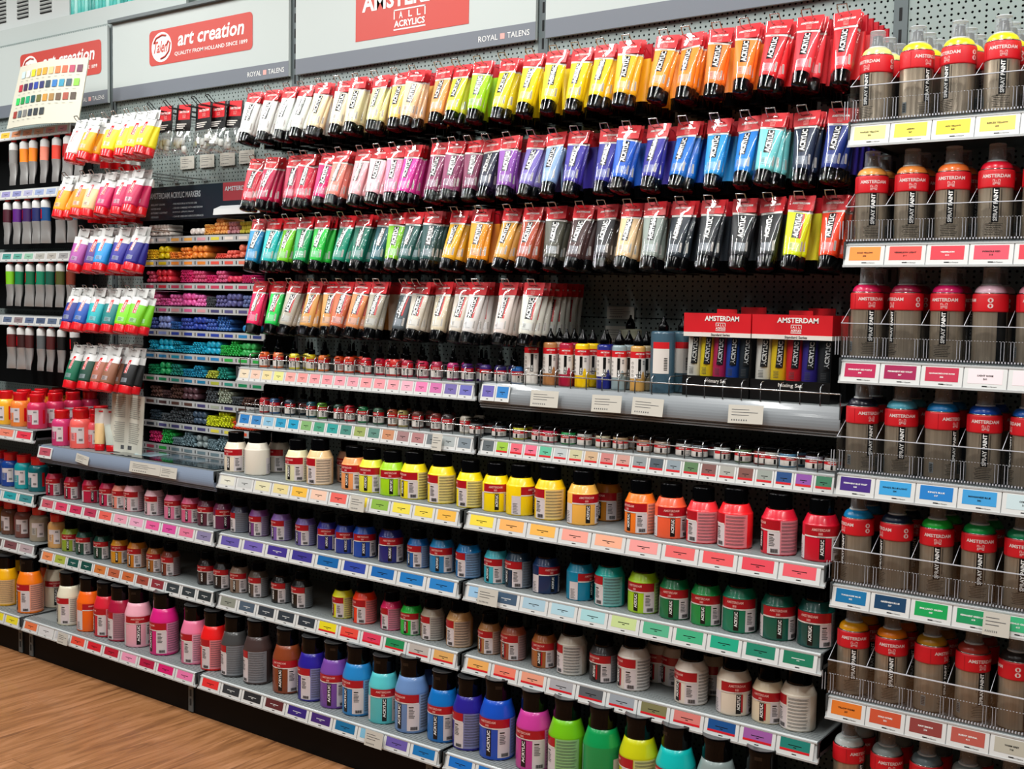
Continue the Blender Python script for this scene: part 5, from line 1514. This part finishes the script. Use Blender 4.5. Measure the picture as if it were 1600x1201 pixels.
# ---------------------------------------------------------------- spray paint bay
def can_meshes():
    Rr = 0.0325
    b = MB()
    b.lathe([(Rr-0.004, 0), (Rr, 0.001), (Rr+0.0006, 0.003), (Rr, 0.005), (Rr, 0.103)], M_CAN, 36, cap1=False)
    body = b.mesh('can_body')
    b = MB()
    b.lathe([(Rr+0.0002, 0.101), (Rr+0.0014, 0.1018), (Rr+0.0016, 0.104), (Rr+0.0016, 0.1335), (Rr+0.0006, 0.1365), (Rr-0.001, 0.1372)], M_RED, 40)
    f = cyl(Rr+0.0016, 0.0005)
    b.text('AMSTERDAM', f, -50, 44, 0.1205, 0.1275, M_PINKW, 0.03)
    logo(b, lambda u, v: f(u*55/0.0325, v), -0.001, 0.1120, 0.0068, M_PINKW)
    for (cz) in (0.124, 0.113):
        pts = [f(95+9*math.cos(2*PI*k/16), cz+0.0048*math.sin(2*PI*k/16)) for k in range(16)]
        b.add(pts, [tuple(range(16))], M_PINKW)
        pts = [cyl(Rr+0.0016, 0.0009)(95+3.5*math.cos(2*PI*k/8), cz+0.003*math.sin(2*PI*k/8)) for k in range(8)]
        b.add(pts, [tuple(range(8))], M_RED)
    sl = b.mesh('red_sleeve')
    b = MB()
    pts = []
    for k in range(9):
        a = k/8*PI/2
        pts.append((0.0165+(Rr-0.0185)*math.cos(a), 0.1375+0.0165*math.sin(a)))
    b.lathe(pts, M_BOTTLE, 36)
    dome = b.mesh('colour_dome')
    b = MB()
    b.lathe([(Rr-0.0012, 0.1365), (Rr+0.0004, 0.1368), (Rr+0.0006, 0.1380), (Rr-0.0004, 0.1392), (Rr-0.0016, 0.1386)], M_CHROME, 36, cap0=False, cap1=False)
    b.lathe([(0.0165, 0.1525), (0.0190, 0.1530), (0.0194, 0.1552), (0.0180, 0.1568), (0.0150, 0.1566)], M_RAIL, 28, cap0=False, cap1=True)
    rim = b.mesh('rim')
    b = MB()
    b.lathe([(0.0125, 0.1560), (0.0125, 0.1640), (0.0110, 0.1670), (0.0098, 0.1790), (0.0075, 0.1805)], M_CAPR, 18)
    b.lathe([(0.0016, 0.1720), (0.0016, 0.1730)], M_WHITE, 8, 0, -0.0098)
    noz = b.mesh('spray_nozzle')
    b = MB()
    b.lathe([(0.0170, 0.1545), (0.0168, 0.1560), (0.0160, 0.1885)], M_CLEARCAP, 28, cap0=False, cap1=False)
    b.lathe([(0.0160, 0.1885), (0.0150, 0.1900), (0.0080, 0.1895), (0.0, 0.1890)], M_CLEARTOP, 28, cap0=False, cap1=False)
    cap = b.mesh('clear_cap')
    b = MB()
    f, f2 = cyl(Rr, 0.0004), cyl(Rr, 0.0009)
    b.grid(f, -13, 10, 0.034, 0.101, 4, 1, M_BLACK)
    b.text('SPRAY PAINT', f2, -8.5, 5.5, 0.036, 0.099, M_SIGNTXT, 0.035, turn=True)
    for k in range(2):
        b.grid(f, 15+k*2.5, 16+k*2.5, 0.045, 0.098, 1, 1, M_BLACK)
    b.grid(f, -20, -19, 0.06, 0.098, 1, 1, M_BLACK)
    b.grid(f, 120, 162, 0.0, 0.101, 6, 1, M_BLACK)
    for k in range(7):
        b.grid(f, -34+3*(k % 3), 26-4*(k % 4), 0.030-k*0.0034, 0.0308-k*0.0034, 6, 1, M_BLACK)
    b.text('227', f, -20, -8, 0.0315, 0.0335, M_BLACK, 0.02)
    b.grid(f, -92, -74, 0.012, 0.034, 3, 1, M_STEEL)
    for k in range(5):
        b.grid(f2, -89, -77, 0.015+k*0.0035, 0.0165+k*0.0035, 2, 1, M_BLACK)
    b.grid(cyl(Rr+0.0016, 0.0003), -64, -62.5, 0.102, 0.134, 1, 1, M_DRED)
    pr = b.mesh('print')
    return body, sl, dome, rim, noz, cap, pr
M_PINKW = mat('pale_pink_white_print', 'ecd2ce', 0.45)
CANM = can_meshes()
CPART = ['can_body', 'red_sleeve', 'colour_dome', 'rim', 'spray_nozzle', 'clear_cap', 'print']
EZ = [1.6715, 1.4234, 1.180, 0.9389, 0.6986, 0.4537, 0.20]
CANS = ['ece888 f4e420 f6e41c f4e414 f0e010', 'faac50 fa9440 fa7c34 e41430 d81430', 'e8185c 980c3c e01468 e8bccc f0a0b4', '101428 58bcd4 0e7ec4 0a4aac 0c58b4', '0e8cc8 08203c 1cc43c 0ca84c 08905c', 'f8ac10 fa8a14 b88418 a8382a 262020', 'd4dedc 9cacac 6c7e84 8c9898 2c3032']
EL = [['f4e890', 'f4e24c', 'f4dc3c', 'f0d860', 'f0d860'], ['f89038', 'ee5048', 'd83848', 'e04c60', 'd83848'], ['b8104c', 'a00c4c', 'c02848', 'f0e0e4', 'f0e0e4'], ['40207c', '38a0dc', '187cc8', '3c9cd8', 'c8dce0'],
      ['0c70a4', '0c3c60', '0ca050', '189058', '38b078'], ['e07824', 'c85030', '8c3c38', 'b8584c', 'b8b4a4'], ['d8d8d8', 'b8c0c0', '9ca4a8', 'a8b0b0', '888c90']]
ET = [[('NAPLES YELLOW', '222'), ('LEMON', '267'), ('AZO YELLOW', '268'), ('REFLEX YELLOW', '256'), ('YELLOW', '270')], [('GOLD YELLOW', '253'), ('VERMILION LIGHT', '311'), ('VERMILION', '311'), ('PYRROLE RED', '315'), ('CARMINE', '318')],
      [('PERMANENT RED PURPLE', '348'), ('PERMANENT RED VIOLET', '567'), ('QUINACRIDONE ROSE', '366'), ('LIGHT ROSE', '361'), ('ROSE', '362')], [('PERMANENT BLUE VIOLET', '568'), ("KING'S BLUE LIGHT", '504'), ("KING'S BLUE", '517'), ('MANGANESE BLUE', '582'), ('COBALT', '512')],
      [('TURQUOISE BLUE', '522'), ('GREENISH BLUE', '557'), ('BRILLIANT GREEN', '605'), ('PERMANENT GREEN LIGHT', '618'), ('EMERALD GREEN', '615')], [('YELLOW OCHRE', '227'), ('GOLD OCHRE', '231'), ('RAW SIENNA', '234'), ('BURNT SIENNA', '411'), ('WARM GREY', '718')],
      [('WHITE', '105'), ('NEUTRAL GREY', '710'), ('GREY', '735'), ('SILVER', '800'), ('BLACK', '735')]]
CR = ['top', 'second', 'third', 'fourth', 'fifth', 'sixth', 'lowest']
THE = [[-35, 42, -40, 5, 0], [8, 5, -5, 2, 0], [18, -55, -10, -95, 10], [35, 5, 50, 5, -70], [-60, -62, 5, 8, 5], [5, 3, 60, 35, -90], [55, 20, 5, 10, 5]]
for q in range(7):
    zb = EZ[q]
    t = shelf('shelf under the %s row of spray cans' % CR[q], 0.003, 0.997, 0.0, zb, 0.33, 0.050, None)
    rl = [c for c in t.children if c.name.startswith('label_rail')][0]
    for k in range(5):
        me = card_mesh(0.081, 0.042, 'light' if sum(lin(EL[q][k])[:3]) < 0.9 else 'plain', ET[q][k][0], ET[q][k][1])
        put(me, 'colour_card', rl, (-0.5+0.010+0.083*k, -0.0012, 0.003), (-math.atan2(0.010, 0.046), 0, 0), EL[q][k])
    zs = zb+0.053
    # clear tray
    if q < 6:
        tr = thing('acrylic_tray', 'clear acrylic front tray holding the %s row of spray cans' % CR[q], 'tray', (0.004, 0.010, zs-0.001), group='clear acrylic trays')
        L = 0.5
        b = MB()
        b.box(0, L, 0.0, 0.0018, 0, 0.074, M_ACRYL)
        b.box(0, L, -0.0012, 0.003, 0.0725, 0.0742, M_ACRYLEDGE)
        b.box(0, L, 0.0, 0.30, 0, 0.0012, M_ACRYL)
        for k in range(84):
            x = 0.004+k*0.0059
            b.box(x, x+0.0022, -0.0012, 0.004, 0.0015, 0.0050, M_ACRYLEDGE)
            b.box(x, x+0.0026, -0.0006, 0.001, 0.0440, 0.0446, M_ACRYLEDGE)
        b.build('front_panel', tr)
        d = MB()
        d.box(-0.0008, 0.0008, 0.0, 0.28, 0, 0.045, M_ACRYL)
        d.add([(-0.0006, 0.0, 0.074), (-0.0006, 0.05, 0.105), (-0.0006, 0.28, 0.105), (-0.0006, 0.28, 0.0), (-0.0006, 0.0, 0.0)], [(0, 1, 2, 3, 4)], M_ACRYL)
        d.tube([(0, 0, 0.074), (0, 0.05, 0.105)], 0.0007, M_ACRYLEDGE, 5)
        for xx in (-0.012, -0.006, 0.006, 0.012):
            d.box(xx-0.0004, xx+0.0004, 0.0, 0.003, 0.006, 0.044, M_ACRYLEDGE)
        dm = d.mesh('divider')
        for k in range(6):
            put(dm, 'divider', tr, (0.001+0.0828*k-(0 if k else 0), 0, 0))
    cs = CANS[q].split()
    for k in range(5):
        nb = 4 if q == 0 else 2
        for j in range(nb):
            X = 0.042+0.0828*k
            Y = 0.056+0.0695*j
            view = math.degrees(math.atan2(0.85-X, 2.35+Y))
            rot = view+(THE[q][k] if j == 0 else rng.uniform(-120, 120))
            c = cs[k]
            pos = ['front', 'second back', 'third back', 'fourth back'][j]
            t = thing('spray_can', '%s-domed spray can, %s, %s from the left in the %s can row' % (cname(c), pos, ORD[k], CR[q]), 'spray can', (X, Y, zs), (0, 0, R(rot)), 'spray cans, %s row' % CR[q])
            for me, nm in zip(CANM, CPART):
                put(me, nm, t, color=c)
